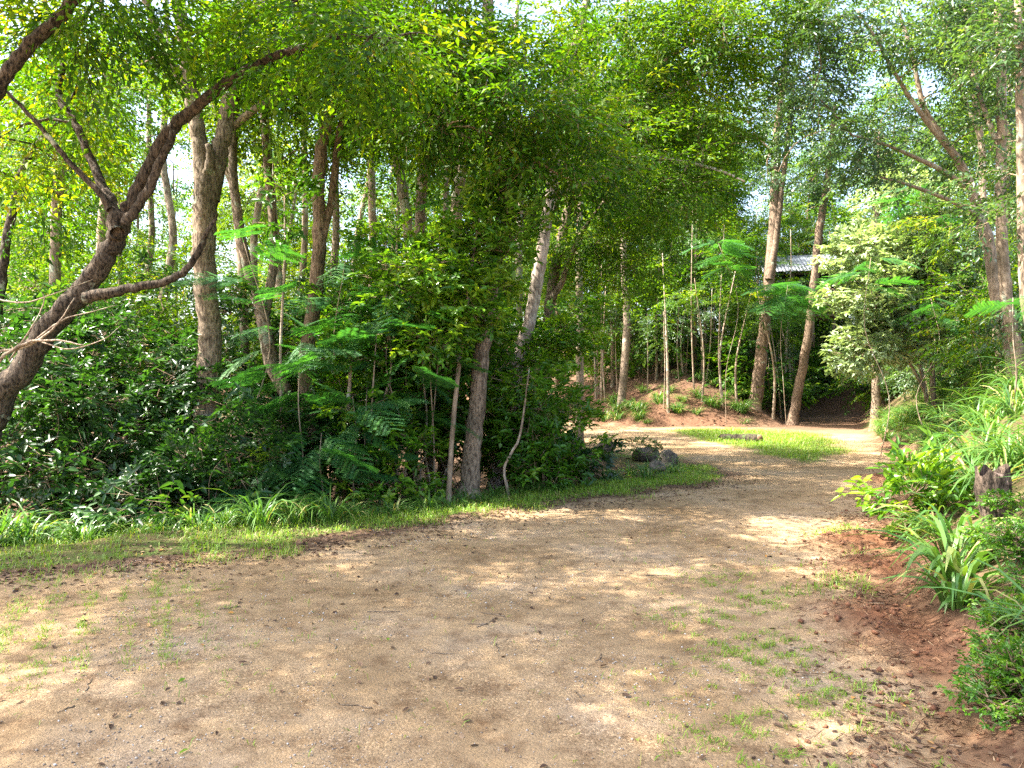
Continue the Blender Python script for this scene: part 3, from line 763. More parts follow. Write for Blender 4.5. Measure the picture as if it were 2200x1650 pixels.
# group of slender trees on the right bank
tree('arching_tree', 'slender tree on the right bank with boughs arching far to the left', CB, [
    ([(2176, 760, 44), (2162, 700, 40), (2140, 620, 38), (2126, 540, 34), (2112, 480, 32), (2092, 420, 28), (2062, 350, 24), (2020, 290, 20), (1985, 230, 16), (1960, 120, 12), (1930, 20, 8)], [13.0, 13.4]),
    ([(2090, 415, 18), (2030, 370, 15), (1970, 340, 12), (1900, 310, 9), (1830, 290, 6)], [13.2, 12.6], 'limb'),
    ([(2062, 350, 17), (1990, 260, 14), (1930, 170, 11), (1880, 80, 8), (1840, 20, 5)], [13.2, 13.0], 'limb'),
    ([(2112, 470, 16), (2040, 430, 13), (1960, 400, 10), (1890, 380, 6)], [13.2, 12.8], 'limb'),
], [(1900, 50, 13, 130, 70, 1.0, 5), (1760, 50, 13, 80, 60, .8, 5), (1725, 165, 13, 45, 70, .6, 4), (2000, 180, 13, 90, 80, 1.0, 4), (1880, 290, 12.8, 90, 40, .8, 3), (1960, 380, 12.8, 70, 40, .8, 2), (2060, 300, 13.4, 60, 70, .8, 3)], 'blue', 53, M_BARKG, sprays=12, rs=.45, tone0=.40)
tree('bank_tree', 'straight pale trunk on the right bank beside the arching tree', CB, [
    ([(2186, 760, 36), (2166, 660, 34), (2156, 560, 32), (2150, 440, 30), (2152, 320, 28), (2152, 180, 26), (2146, 40, 24), (2140, -120, 18)], [12.2, 12.6]),
    ([(2152, 330, 16), (2120, 250, 14), (2090, 150, 12), (2075, 20, 10)], [12.4, 12.8], 'limb'),
], [(2130, 60, 12.6, 80, 90, .9, 5), (2060, 30, 12.6, 60, 60, .8, 3), (2150, 330, 12.8, 60, 80, .7, 3)], 'blue', 54, M_BARKG, sprays=11, rs=.42)
tree('bank_tree', 'pale trunk cut by the right edge of the picture', CB, [
    ([(2225, 760, 34), (2205, 640, 32), (2196, 520, 28), (2196, 400, 26), (2192, 260, 24), (2190, 100, 22), (2184, -60, 18)], [10.6, 10.8]),
], [(2190, 110, 11, 70, 110, .8, 7), (2180, 420, 11, 50, 70, .6, 4)], 'blue', 55, M_BARKG, sprays=11, rs=.4)
tree('bank_tree', 'slim brown trunk between the arching boughs and the straight pale trunk', CB, [
    ([(2140, 690, 24), (2125, 560, 22), (2112, 420, 20), (2108, 300, 18), (2085, 160, 17), (2078, 40, 15), (2070, -80, 12)], [15.5, 15.8]),
    ([(2108, 300, 12), (2060, 180, 10), (2030, 60, 8), (2010, -30, 6)], [15.6, 15.8], 'limb'),
], [(2060, 120, 15.6, 100, 120, 1.0, 10), (1960, 40, 15.8, 80, 60, .9, 6), (2100, 480, 15.6, 70, 70, .8, 5)], 'yellow', 56, M_BARKG, sprays=12, rs=.48)

# bush with leaves shining white in the light, and its stems
tree('pale_bush', 'big bush with pale shining leaves and thin white stems on the right', 'bush', [
    ([(2008, 905, 17), (2004, 830, 15), (2002, 760, 14), (1990, 680, 12), (1975, 600, 9), (1960, 520, 6)], [18.0, 18.2]),
    ([(1996, 890, 12), (1984, 820, 11), (1968, 760, 10), (1935, 690, 8), (1900, 640, 5)], [18.0, 17.8], 'limb'),
    ([(1990, 850, 10), (1972, 810, 9), (1945, 770, 8), (1910, 750, 5)], [18.0, 17.6], 'limb'),
    ([(2004, 800, 10), (2030, 740, 9), (2050, 680, 7), (2060, 600, 5)], [18.1, 18.3], 'limb'),
], [(1880, 640, 17.7, 60, 60, .7, 14), (1925, 560, 18, 60, 55, .7, 13), (1985, 500, 18.3, 60, 50, .7, 11), (1860, 745, 17.6, 55, 40, .6, 10), (1925, 730, 17.8, 60, 45, .7, 11), (2005, 620, 18.2, 55, 60, .7, 9), (1845, 560, 18.1, 40, 45, .5, 6), (1950, 420, 18.5, 60, 45, .6, 8), (2040, 540, 18.6, 45, 55, .6, 6), (1950, 650, 17.6, 45, 40, .6, 7)], 'pale', 57, M_BARKG, sprays=13, rs=.45, tone0=.5, r_tip=.005)

# ------------------------------------------------------------------ background trees (built once, copied)
def bg_tree(seed, H, z0, sp, lobes_n=7, R=1.9, sub=7, spr=10, bark=M_BARK, rr=.15):
    rng = np.random.default_rng(seed)
    lean = rng.normal(size=2) * .5
    P = catmull([(0, 0, -.4), (lean[0] * .1, lean[1] * .1, H * .25), (lean[0] * .5 + rng.normal() * .15, lean[1] * .5, H * .55), (lean[0], lean[1], H * .95)], 6)
    r = np.linspace(rr, rr * .25, len(P)); r[0] *= 1.5
    w = Wood(); w.tube(P, r, 8, rng, .05)
    e = empty('background_tree', (0, 0, 0))
    obj('trunk', w.mesh('trunk', bark), e)
    L = []
    for i in range(lobes_n):
        z = z0 + (H - z0) * (i + .5) / lobes_n
        a = rng.uniform(0, 6.28); q = rng.uniform(.3, 1) * R
        L.append(((lean[0] * z / H + math.cos(a) * q, lean[1] * z / H + math.sin(a) * q, z), (R * .75, R * .75, .9), sub))
    w = Wood()
    V, T, A = crown_arrays(L, sp, P[6:], rng, spr, .75, w, r_tip=.011, tone0=.48)
    obj('branches', w.mesh('branches', M_STEM), e)
    obj('crown', mesh_np('crown', V, T, SPECIES[sp]['mat'], {'tone': A}), e)
    return e

ORD = ['leftmost', 'second from the left', 'third from the left', 'fourth from the left', 'fifth from the left', 'sixth from the left', 'seventh from the left', 'eighth from the left', 'eighth from the right', 'seventh from the right', 'sixth from the right', 'fifth from the right', 'fourth from the right', 'third from the right', 'second from the right', 'rightmost']
def ordinals(spots, label):
    n = len(spots); o = np.argsort([x / y for x, y, s_ in spots]); h = (n + 1) // 2
    words = ORD[:h] + ORD[len(ORD) - (n - h):]
    out = [None] * n
    for k, i in enumerate(o): out[i] = label + ', ' + words[k]
    return out

def scatter(protos, spots, label, cat, group, seed, name=None):
    if len(spots) <= 16: label = ordinals(spots, label)
    rng = np.random.default_rng(seed)
    used = set()
    for i, (x, y, s) in enumerate(spots):
        k = i % len(protos)
        o = protos[k] if k not in used else copy_tree(protos[k])
        used.add(k)
        o.location = (x, y, gz(x, y))
        o.rotation_euler = (0, 0, rng.uniform(0, 6.28))
        o.scale = (s, s, s * rng.uniform(.9, 1.12))
        tag(o, label[i] if isinstance(label, list) else label, cat, group)

pr = [bg_tree(200, 13, 3.0, 'fardark'), bg_tree(201, 12, 2.0, 'far', bark=M_BARKP), bg_tree(202, 14, 4.5, 'fardark', bark=M_BARKG), bg_tree(203, 11, 1.6, 'fardark')]
# inside the road loop, seen between the nearer trunks
spots = [(-9.5, 18, .66), (-6.3, 20, .72), (-3.0, 19, .72), (-0.6, 23, .9), (-12, 24, .8), (-8, 26, .85), (-4.4, 27, .9), (-14.5, 19, .7), (-17, 27, 1.1), (-11.5, 33, 1.1), (-2.2, 33.0, 1.0), (-21, 35, 1.2)]
scatter(pr, spots, 'leafy tree seen between the nearer left trunks', CB, 'trees inside the road loop', 1)
pr2 = [bg_tree(210, 14, 4.5, 'fardark', bark=M_BARKR, rr=.13, sub=11), bg_tree(211, 13, 4.5, 'fardark', bark=M_BARKG, rr=.11, sub=10), bg_tree(212, 15, 5, 'farblue', bark=M_BARK, rr=.14, sub=11)]
spots = [(2.2, 37, 1), (4.6, 34, .9), (6.6, 37, 1), (8.2, 33.5, .9), (5.6, 42, 1.1), (10.4, 40, 1), (3.6, 46, 1.1), (8.8, 46, 1.1), (13.0, 44, 1), (17.5, 45, 1), (12.0, 52, 1.1), (0, 50, 1.1), (20, 40, 1), (6.2, 53, 1.1)]
scatter(pr2, spots, 'slender tree on the dark hillside behind the far bend', CB, 'trees on the hillside', 2)
pr5 = [bg_tree(240, 10, 1.2, 'fardark', bark=M_BARKG, rr=.10, lobes_n=7, R=1.7), bg_tree(241, 9, 0.8, 'farblue', bark=M_BARKR, rr=.10, lobes_n=6, R=1.8), bg_tree(242, 10, 1.5, 'far', bark=M_BARK, rr=.11, R=1.7)]
spots = [(3.4, 41, 1), (6.0, 45, 1), (8.0, 40, .9), (9.4, 43, 1), (11.6, 47, 1), (14.6, 48, 1), (16.0, 41.5, .9), (18.4, 49, 1.1), (1.4, 44, 1), (12.2, 39, .8), (19.4, 44, 1), (4.6, 49, 1.1), (7.0, 50, 1.1), (10.0, 50, 1.1), (21.5, 47, 1.1), (13.6, 37.6, .8)]
spots = spots[:12] + [(15.8, 41.6, .9), (17.8, 42.2, .9), (19.4, 35.4, .8), (13.6, 37.6, .8)]
scatter(pr5, spots, 'low-branched leafy tree filling the hillside behind the slender trunks', CB, 'low-branched hillside trees', 7)
pr3 = [bg_tree(220, 13, 2.4, 'far', R=2.2), bg_tree(221, 14, 3.0, 'farblue', R=2.2)]
spots = [(17, 27, 1), (20.5, 30, 1.1), (14.6, 22, .9), (18.4, 22, 1), (22.5, 25, 1.1), (13.0, 18.6, .9), (16.0, 17.2, .9), (24, 34, 1.2)]
scatter(pr3, spots, 'leafy tree on top of the right bank behind the pale bush', CB, 'trees on the right bank top', 3)
pr4 = [bg_tree(230, 15, 1.5, 'fardark', R=3.0, lobes_n=9, sub=5), bg_tree(231, 14, 1.2, 'fardark', R=3.0, lobes_n=9, sub=5)]
spots = [(-34, 48, 1.2), (-26, 56, 1.2), (-18, 60, 1.1), (-10, 58, 1.2), (-2, 62, 1.2), (6, 66, 1.2), (-42, 62, 1.4), (-30, 38, 1.2), (16, 66, 1.2), (26, 58, 1.3), (34, 50, 1.3), (-28, 28, 1.2), (38, 38, 1.3), (-13, 50, 1.0), (-5, 47, 1.0), (-22, 49, 1.1)]
scatter(pr4, spots, 'distant broad leafy tree closing the view behind the wood', CB, 'distant trees', 4)

# thin pole saplings on the hillside
def pole(seed, H, sp, k):
    rng = np.random.default_rng(seed)
    P = catmull([(0, 0, -.2), (rng.normal() * .12, rng.normal() * .12, H * .4), (rng.normal() * .25, rng.normal() * .25, H)], 6)
    w = Wood(); w.tube(P, np.linspace(.030 + .014 * (seed % 4), .016, len(P)), 6, rng, .04)
    e = empty('pole_sapling', (0, 0, 0))
    obj('stem', w.mesh('stem', M_BARKP if seed % 2 else M_BARKG), e)
    w = Wood()
    V, T, A = crown_arrays([((P[-1][0], P[-1][1], H * .85), (.8, .8, H * .22), k)], sp, P[8:], rng, 6, .5, w, r_tip=.005, tone0=.45)
    obj('crown', mesh_np('crown', V, T, SPECIES[sp]['mat'], {'tone': A}), e)
    return e
rng = np.random.default_rng(77)
pp = [pole(300 + i, 3.6 + .7 * i, 'shade' if i % 2 else 'blue', 5) for i in range(5)]
spots = []
for i in range(84):
    d = rng.uniform(28.6, 38)
    X = (rng.uniform(1290, 1850) - 1100) / F * d
    if sdist(FLAT, np.array([X]), np.array([d]))[0] < .5: d += 4
    if sdist(FLAT, np.array([X]), np.array([d]))[0] < .3: continue
    spots.append((X, d, rng.uniform(.8, 1.3)))
scatter(pp, spots, 'thin pale pole sapling in the dark wood behind the far bend', 'sapling', 'pole saplings on the hillside', 5)

# ------------------------------------------------------------------ understory shrubs, left
US = [(-6.6, 9.8, 2.6, 1.2), (-5.8, 10.6, 3.0, 1.1), (-4.9, 9.6, 1.8, 1.0), (-3.9, 10.4, 1.8, 1.0), (-3.5, 9.7, 1.9, 1.0), (-6.2, 12.0, 4.3, 1.5), (-4.6, 12.4, 4.0, 1.5), (-7.6, 11.2, 3.8, 1.4), (-3.0, 11.0, 2.1, 1.0), (-8.6, 13.5, 4.6, 1.6), (-5.2, 8.9, 1.3, .8), (-3.9, 8.9, 1.2, .8)]
USL = ['dark glossy shrub at the left edge behind the tall grass', 'tall dark shrub between the leaning tree and the forked trunk', 'low dark glossy shrub left of the forked trunk foot', 'dense dark shrub hiding the forked trunk foot', 'low dark shrub right of the forked trunk above the verge', 'high dark leafy screen left of the forked trunk', 'high dark leafy screen just behind the forked trunk', 'high dark shrub behind the leaning tree at the left edge', 'dark shrub under the twin-stemmed trunk', 'tall dark shrub deep in the left wood', 'knee-high dark shrub behind the leftmost grass', 'knee-high dark shrub on the verge below the forked trunk']
for i, ((x, y, h, r), lb) in enumerate(zip(US, USL)):
    shrub('understory_shrub', lb, 'shrub', x, y, h, r, 'dark', 400 + i, k=int(10 * h * r), sprays=10, rs=.36, group='dark understory shrubs', nst=4, stem_r=.011)
MS = [(-2.3, 11.6, 3.6, .9, 'tall bright shrub between the swollen trunk and the centre tree'), (-1.5, 12.0, 4.4, 1.1, 'tall leafy shrub in the middle behind the thin stems'), (-.6, 11.6, 3.9, .9, 'leafy shrub left of the stout centre trunk'), (-1.5, 10.3, 1.1, .5, 'low bright shrub on the verge left of the centre trunk'), (.22, 11.2, 1.3, .4, 'bright shrub wrapped round the stout centre trunk'), (.12, 12.0, 1.5, .45, 'bright shrub in front of the pale leaning trunk'), (.30, 13.8, 2.4, .5, 'bright shrub at the foot of the pale leaning trunk'), (-2.0, 10.2, 1.1, .6, 'low shrub at the verge under the swollen trunk'), (-.9, 14.0, 4.6, 1.3, 'tall shrub behind the centre trunk'), (.5, 11.4, 1.6, .6, 'small shrub right of the centre trunk foot'), (.62, 16.6, 3.0, .55, 'bright spreading shrub beside the twisted trunk'), (-2.9, 13.6, 4.2, 1.3, 'tall shrub behind the twin-stemmed trunk')]
for i, (x, y, h, r, lb) in enumerate(MS):
    shrub('understory_shrub', lb, 'shrub', x, y, h, r, 'mid', 440 + i, k=int(9 * h * r) + 3, sprays=10, rs=.33, group='bright understory shrubs', nst=4, tone0=.5, stem_r=.011)
shrub('ditch_shrub', 'rounded dark green shrub in the ditch left of the boulders', 'shrub', .42, 12.6, .9, .36, 'mid', 460, k=12, sprays=12, rs=.28, tone0=.3)
shrub('ditch_shrub', 'small leafy plant on a thin stem at the end of the ditch', 'shrub', 1.25, 12.3, .8, .25, 'dark', 461, k=6, sprays=7, rs=.2)

def shrub_proto(seed, h, r, sp, k, spr=9):
    e = shrub('hill_shrub', 'x', 'shrub', 0, 0, h, r, sp, seed, k=k, sprays=spr, rs=.5, nst=4)
    return e
rng = np.random.default_rng(88)
hp_ = [shrub_proto(480, 1.6, 1.1, 'dark', 9), shrub_proto(481, 2.2, 1.2, 'fardark', 6), shrub_proto(482, 1.1, 1.0, 'dark', 12)]
spots = []
while len(spots) < 42:
    d = rng.uniform(30.5, 46); X = (rng.uniform(1230, 1900) - 1100) / F * d
    sd1 = sdist(FLAT, np.array([X]), np.array([d]))[0]
    if sd1 < (2.6 if X < 8 else .6): continue
    spots.append((X, d, rng.uniform(.8, 1.7)))
scatter(hp_, spots, 'dark leafy shrub on the shaded hillside behind the far bend', 'shrub', 'shrubs on the hillside', 6)

BS = [(9.4, 14.6, 2.4, 1.0), (10.6, 16.4, 3.0, 1.2), (12.0, 18.6, 3.2, 1.4), (11.0, 20.0, 3.0, 1.2), (13.6, 21.4, 3.4, 1.5), (13.0, 24.4, 3.4, 1.5), (15.2, 26.4, 3.6, 1.6), (9.0, 12.2, 1.6, .8), (15.0, 30.2, 3.2, 1.5), (17.6, 33.6, 3.6, 1.6)]
BSL = ['shrub at the foot of the arching tree', 'shrub on the bank left of the arching tree', 'leafy shrub right of the pale bush', 'dark shrub behind the pale bush stems', 'tall shrub behind the pale bush', 'tall dark shrub left behind the pale bush', 'shrub deep in the dark wood behind the pale bush', 'low shrub under the straight bank trunks', 'shrub at the dark end of the dirt track', 'tall shrub closing the end of the dirt track']
for i, ((x, y, h, r), lb) in enumerate(zip(BS, BSL)):
    shrub('bank_shrub', lb, 'shrub', x, y, h, r, 'blue' if i % 2 else 'shade', 850 + i, k=int(4 * h * r) + 3, sprays=10, rs=.5, group='shrubs on the right bank', nst=5)

ML = [(-9.4, 15.0, 5.2, 1.5, 'canopy'), (-7.6, 14.2, 4.6, 1.3, 'canopy'), (-6.4, 15.6, 5.4, 1.4, 'canopy'), (-5.2, 14.4, 4.4, 1.2, 'canopy'), (-3.9, 15.4, 5.0, 1.3, 'canopy'), (-2.6, 14.6, 4.6, 1.2, 'yellow'), (-1.5, 16.0, 5.2, 1.3, 'canopy'), (-.3, 16.4, 4.4, 1.1, 'yellow'), (-8.6, 17.6, 5.6, 1.6, 'yellow'), (-4.6, 18.0, 5.4, 1.5, 'yellow'), (-11.0, 17.0, 5.6, 1.6, 'canopy'), (-.1, 13.2, 3.4, .8, 'mid'), (-1.9, 12.6, 4.8, .8, 'mid'), (-3.3, 12.6, 4.4, .8, 'dark')]
MLL = ['tall leafy sapling far left behind the leaning boughs', 'leafy sapling behind the leaning tree', 'tall leafy sapling left behind the forked trunk', 'leafy sapling directly behind the forked trunk', 'tall leafy sapling between the forked and twin-stemmed trunks', 'yellow-green sapling behind the swollen trunk', 'tall leafy sapling right behind the swollen trunk', 'yellow-green sapling behind the stout centre trunk', 'sunlit tall sapling deep behind the leaning tree', 'sunlit tall sapling deep behind the twin-stemmed trunk', 'leafy sapling at the far left edge of the wood', 'bushy sapling before the pale leaning trunk', 'bushy tall sapling in the middle thicket', 'dark bushy sapling right of the forked trunk']
for i, ((x, y, h, r, sp), lb) in enumerate(zip(ML, MLL)):
    shrub('leafy_sapling', lb, 'sapling', x, y, h, r, sp, 820 + i, k=int((3.4 if sp in ('canopy', 'yellow') else 7) * h * r) + 3, sprays=10, rs=.42, group='leafy saplings filling the wood', nst=3, stem_r=.022, z0=.25, tone0=.44)

# thin pale stems in the middle thicket
STL = [(720, 1080, 745, 900, 20, 10.4), (785, 1085, 800, 860, 8, 10.2), (768, 1090, 782, 980, 6, 10.1), (905, 1060, 930, 900, 6, 10.6), (1090, 1050, 1118, 930, 9, 10.6), (850, 1050, 840, 800, 7, 11.0), (605, 1000, 612, 560, 9, 10.2), (925, 1040, 910, 820, 7, 10.8), (815, 1070, 830, 640, 7, 10.5), (955, 1020, 975, 860, 8, 11.4)]
STN = ['forked orange-brown stem rising from the verge grass', 'thin pale straight stem left of centre rising from the verge', 'very thin short stem beside the forked orange stem', 'thin curved stem left of the centre trunk', 'pale thin stem right of the centre trunk foot', 'thin dark stem deep in the middle thicket', 'slim lichened sapling stem in front of the twin-stemmed trunk', 'thin bent stem near the centre trunk', 'tall thin sapling stem in the middle thicket', 'slim stem close behind the centre trunk']
for i, ((x0, y0, x1, y1, w_, d), lb) in enumerate(zip(STL, STN)):
    rg = np.random.default_rng(500 + i)
    xm = (x0 + x1) / 2 + rg.uniform(-8, 8)
    pts = [(x0, y0, w_ * 1.1), (x0 + (x1 - x0) * .3 + rg.uniform(-16, 16), y0 + (y1 - y0) * .35, w_), (xm + rg.uniform(-14, 14), y0 + (y1 - y0) * .65, w_), (x1, y1, w_ * .8), (x1 + (x1 - x0) * .5 + rg.uniform(-12, 12), y1 - 140, w_ * .45)]
    tree('thicket_stem', lb, 'sapling', [(pts, d)], [(x1, y1 - 120, d, 45, 60, .35, 4)], 'mid', 510 + i, M_BARKP, group='thin stems in the thicket', sprays=6, rs=.25, seg=6, r_tip=.003)

# ------------------------------------------------------------------ feathery saplings
def frond_mesh(seed, L=.62):
    rng = np.random.default_rng(seed)
    V, T, A, n = [], [], [], 0
    pts = np.array([(L * t, 0, -.32 * L * t * t) for t in np.linspace(0, 1, 9)])
    w = .004
    for a, b in zip(pts[:-1], pts[1:]):
        V += [a + (0, w, 0), a - (0, w, 0), b]; T.append((n, n + 1, n + 2)); A += [.3] * 3; n += 3
    for i in range(11):
        t = .22 + .78 * i / 10; p = np.array((L * t, 0, -.32 * L * t * t))
        pl = L * .42 * math.sin(math.pi * (.22 + .66 * i / 10)) ** .7
        for sg in (-1, 1):
            a = rng.uniform(.85, 1.05)
            d = np.array((math.cos(a), sg * math.sin(a), rng.uniform(-.28, -.08)))
            m = 13
            nrm = np.array((0, 0, 1.0)); s = np.cross(nrm, d); s /= np.linalg.norm(s)
            tn = rng.uniform(.3, .7)
            for j in range(m):
                q = p + d * pl * (j + .5) / m + (0, 0, -.10 * pl * ((j + .5) / m) ** 2)
                for s2 in (-1, 1):
                    tip = q + s * s2 * .030 + d * .012 + (0, 0, rng.uniform(-.008, .003))
                    V += [q - d * pl * .034, tip, q + d * pl * .040]; T.append((n, n + 1, n + 2)); A += [tn] * 3; n += 3
    return mesh_np('frond', np.array(V), np.array(T), L_FRN, {'tone': np.array(A)})
FR = [frond_mesh(600 + i) for i in range(3)]
def feathery(label, x, y, d, topy, n, seed, spread=1.0, fs=1.0, flat=0.0):
    rg = np.random.default_rng(seed)
    b = px(x, y, d); b[2] = gz(b[0], b[1]); top = px(x + rg.uniform(-20, 20), topy, d)
    e = empty('feathery_sapling', b); tag(e, label, 'sapling', 'feathery-leaved saplings')
    hh = top[2] - b[2]
    P = catmull([b - (0, 0, .1), b + (top - b) * .3 + rg.normal(size=3) * (.05, .05, 0) * hh, b + (top - b) * .65 + rg.normal(size=3) * (.06, .06, 0) * hh, top], 5)
    w = Wood(); w.tube(P, np.linspace(.016 if not flat else .012, .005, len(P)), 6, rg, .04)
    obj('stem', w.mesh('stem', M_BARKG, b), e)
    for i in range(n):
        t = (i / max(1, n - 1)) ** .8
        k = int((.5 + .5 * t) * (len(P) - 1)) if not flat else len(P) - 1 - (i % 3)
        p = P[k] - b
        o = obj('frond', FR[i % 3], e, p)
        az = i * 2.4 + rg.uniform(-.4, .4)
        o.rotation_euler = (rg.uniform(-.5, .5), rg.uniform(-.5, .35) if not flat else rg.uniform(-.3, .25), az)
        s = fs * rg.uniform(.8, 1.25) * spread
        o.scale = (s, s, s)
FE = [('feathery sapling in front of the swollen trunk', 630, 1060, 9.8, 730, 16, 1.15, 1.0), ('feathery sapling low beside the swollen trunk foot', 690, 1070, 9.6, 930, 11, 1.2, 1.0), ('feathery sapling between the thin stems left of centre', 770, 1080, 9.9, 850, 12, 1.1, 1.0), ('tall feathery sapling with dark fronds left of centre', 760, 1050, 10.6, 560, 16, 1.1, 1.15), ('feathery plant with one bright frond above the verge grass', 560, 1090, 9.2, 1000, 7, 1.1, 1.0), ('feathery plant in the middle thicket', 860, 1060, 10.4, 620, 16, 1.15, 1.1), ('feathery fronds beside the forked trunk', 525, 1050, 10.3, 520, 16, 1.1, 1.1), ('feathery fronds just left of the centre trunk', 935, 1050, 10.2, 660, 12, 1.1, 1.0), ('feathery crown high in the centre thicket', 900, 1040, 11.0, 450, 16, 1.1, 1.3)]
for i, (lb, x, y, d, ty, n, s, fs) in enumerate(FE):
    feathery(lb, x, y, d, ty, n, 620 + i, s, fs)
FB = [('flat spreading feathery crown in front of the wooden hut', 1690, 880, 27.5, 612, 30, 1.9, 1.0), ('flat feathery crown high left of the hut', 1560, 860, 28, 520, 22, 1.7, 1.0), ('feathery crown above the pale bush', 1975, 880, 17.0, 395, 10, 1.5, 1.0), ('feathery crown in front of the pale bush', 1890, 880, 16.4, 555, 8, 1.3, 1.0), ('feathery sapling at the foot of the bank trees', 2170, 800, 9.6, 640, 8, .65, 1.0), ('feathery tuft before the dark wood right of the pale bush', 1995, 880, 15.5, 640, 6, 1.0, 1.0)]
for i, (lb, x, y, d, ty, n, s, fs) in enumerate(FB):
    feathery(lb, x, y, d, ty, n, 640 + i, s, fs, flat=1)

# ------------------------------------------------------------------ bare dead twigs at the left edge
e = empty('bare_branch', px(-30, 800, 7.8)); tag(e, 'bare pale dead branch with fine twigs at the left edge', 'branch')
w = Wood(); rg = np.random.default_rng(9); bp_ = px(-30, 800, 7.8)
for pts in ([(-30, 800, 12), (40, 745, 10), (110, 730, 7), (180, 742, 4)], [(-30, 760, 10), (60, 742, 8), (120, 700, 6), (160, 640, 3)], [(60, 742, 6), (130, 690, 5), (190, 672, 3), (250, 655, 2)], [(20, 775, 6), (70, 700, 5), (95, 640, 3), (60, 600, 2)], [(-20, 640, 6), (50, 650, 5), (120, 630, 3), (200, 600, 2)], [(90, 735, 5), (150, 750, 4), (220, 730, 3), (260, 700, 2)]):
    P, r = stem_path(pts, [7.8, 7.5], .3, rg, 5); w.tube(P, r, 5)
obj('twigs', w.mesh('twigs', M_BARKP, bp_), e)

# ================================================================== GRASS
def blades_np(rng, base, az, ln, hgt, wd, droop, seg=4, tone=.5, face=None):
    """vectorised arching blades; base (n,3)"""
    n = len(base)
    t = np.linspace(0, 1, seg + 1)
    d = np.stack([np.cos(az), np.sin(az), np.zeros(n)], 1)
    s = np.stack([-np.sin(az), np.cos(az), np.zeros(n)], 1)
    s = s * np.cos(rng.uniform(-.5, .5, n))[:, None] + np.array((0, 0, 1)) * np.sin(rng.uniform(-.5, .5, n))[:, None]
    V = np.empty((n, 2 * seg + 1, 3)); 
    for i, tt in enumerate(t):
        p = base + d * (ln * tt ** 1.4)[:, None] + np.array((0, 0, 1.0)) * (hgt * (tt * 1.55 - droop * tt ** 2.4))[:, None]
        wv = (wd * (1 - .75 * tt ** 2) * min(1, .45 + 2 * tt) * .5)[:, None]
        if i < seg:
            V[:, 2 * i] = p + s * wv; V[:, 2 * i + 1] = p - s * wv
        else: V[:, 2 * seg] = p
    tr = []
    for i in range(seg - 1):
        a = 2 * i; tr += [(a, a + 1, a + 3), (a, a + 3, a + 2)]
    tr.append((2 * seg - 2, 2 * seg - 1, 2 * seg))
    T = (np.arange(n) * (2 * seg + 1))[:, None, None] + np.array(tr)[None]
    A = np.repeat(np.clip(tone + rng.normal(size=n) * .17, 0, .9), 2 * seg + 1)
    return V.reshape(-1, 3), T.reshape(-1, 3), A

def clump_mesh(seed, n, reach, hgt, wd, droop=1.1, rad=.10, tone=.5, dead=.07):
    rng = np.random.default_rng(seed)
    a0 = rng.uniform(0, 6.28, n); r0 = rad * np.sqrt(rng.uniform(0, 1, n))
    base = np.stack([np.cos(a0) * r0, np.sin(a0) * r0, np.full(n, -.03)], 1)
    az = a0 + rng.normal(size=n) * .7
    f = rng.uniform(.35, 1.0, n)
    V, T, A = blades_np(rng, base, az, reach * f * rng.uniform(.5, 1.2, n), hgt * f * rng.uniform(.75, 1.1, n), wd * rng.uniform(.6, 1.15, n), droop * rng.uniform(.75, 1.3, n), 5, tone)
    k = rng.uniform(size=n) < dead
    A = np.where(np.repeat(k, 11), 1.0, A)
    return mesh_np('blades', V, T, L_GRS, {'tone': A})

GC = [clump_mesh(700 + i, 85, .62, .62, .021, tone=.48) for i in range(5)]
GCW = [clump_mesh(720 + i, 60, .60, .62, .036, tone=.52, droop=1.15) for i in range(2)]
GCS = [clump_mesh(740 + i, 60, .24, .34, .012, tone=.5, rad=.14) for i in range(3)]
def put_clump(me, x, y, s, seed, label, group, name='grass_clump'):
    rg = np.random.default_rng(seed)
    o = obj(name, me)
    o.location = (x, y, gz(x, y) - .01); o.rotation_euler = (0, 0, rg.uniform(0, 6.28)); o.scale = (s, s, s * rg.uniform(.85, 1.15))
    tag(o, label, 'grass', group)
    return o
# right bank
rng = np.random.default_rng(800)
n = 0
while n < 150:
    y = rng.uniform(3.4, 22); x = rng.uniform(2, 14)
    p = (np.array([x]), np.array([y]))
    if not inside(RIGHT, *p)[0]: continue
    d = edist(RIGHT[:12], *p, False)[0]
    if d < .45 or d > 4.4: continue
    if x / y > .80: continue
    if y < 5.0 and d < .5: continue
    if 4.2 < y < 5.95 and 1990 < 1100 + F * x / y < 2260 and d > .45: continue
    if y > 11 and rng.uniform() < .35: continue
    if math.hypot(x - px(2145, 0, 5.9)[0], y - 5.9) < .5: continue
    put_clump(GC[n % 5], x, y, rng.uniform(.75, 1.3), 1000 + n, 'tall arching green grass clump on the right bank', 'tall grass clumps on the right bank')
    n += 1
for i in range(40):
    y = rng.uniform(15.5, 25); x = np.interp(y, RIGHT[6:11, 1], RIGHT[6:11, 0]) + rng.uniform(.15, 2.2)
    put_clump(GC[i % 5], x, y, rng.uniform(.7, 1.15), 1450 + i, 'sunlit grass clump on the far bank beside the dirt track', 'grass clumps on the far bank')
for i, (x, y, s, lb) in enumerate([(3.12, 5.25, 1.3, 'big broad-bladed grass clump arching over the red soil at lower right'), (2.85, 4.75, 1.0, 'broad-bladed grass clump at the road edge nearest the camera'), (3.4, 5.7, 1.15, 'broad-bladed grass clump below the stump')]):
    put_clump(GCW[i % 2], x, y, s, 1200 + i, lb, None)
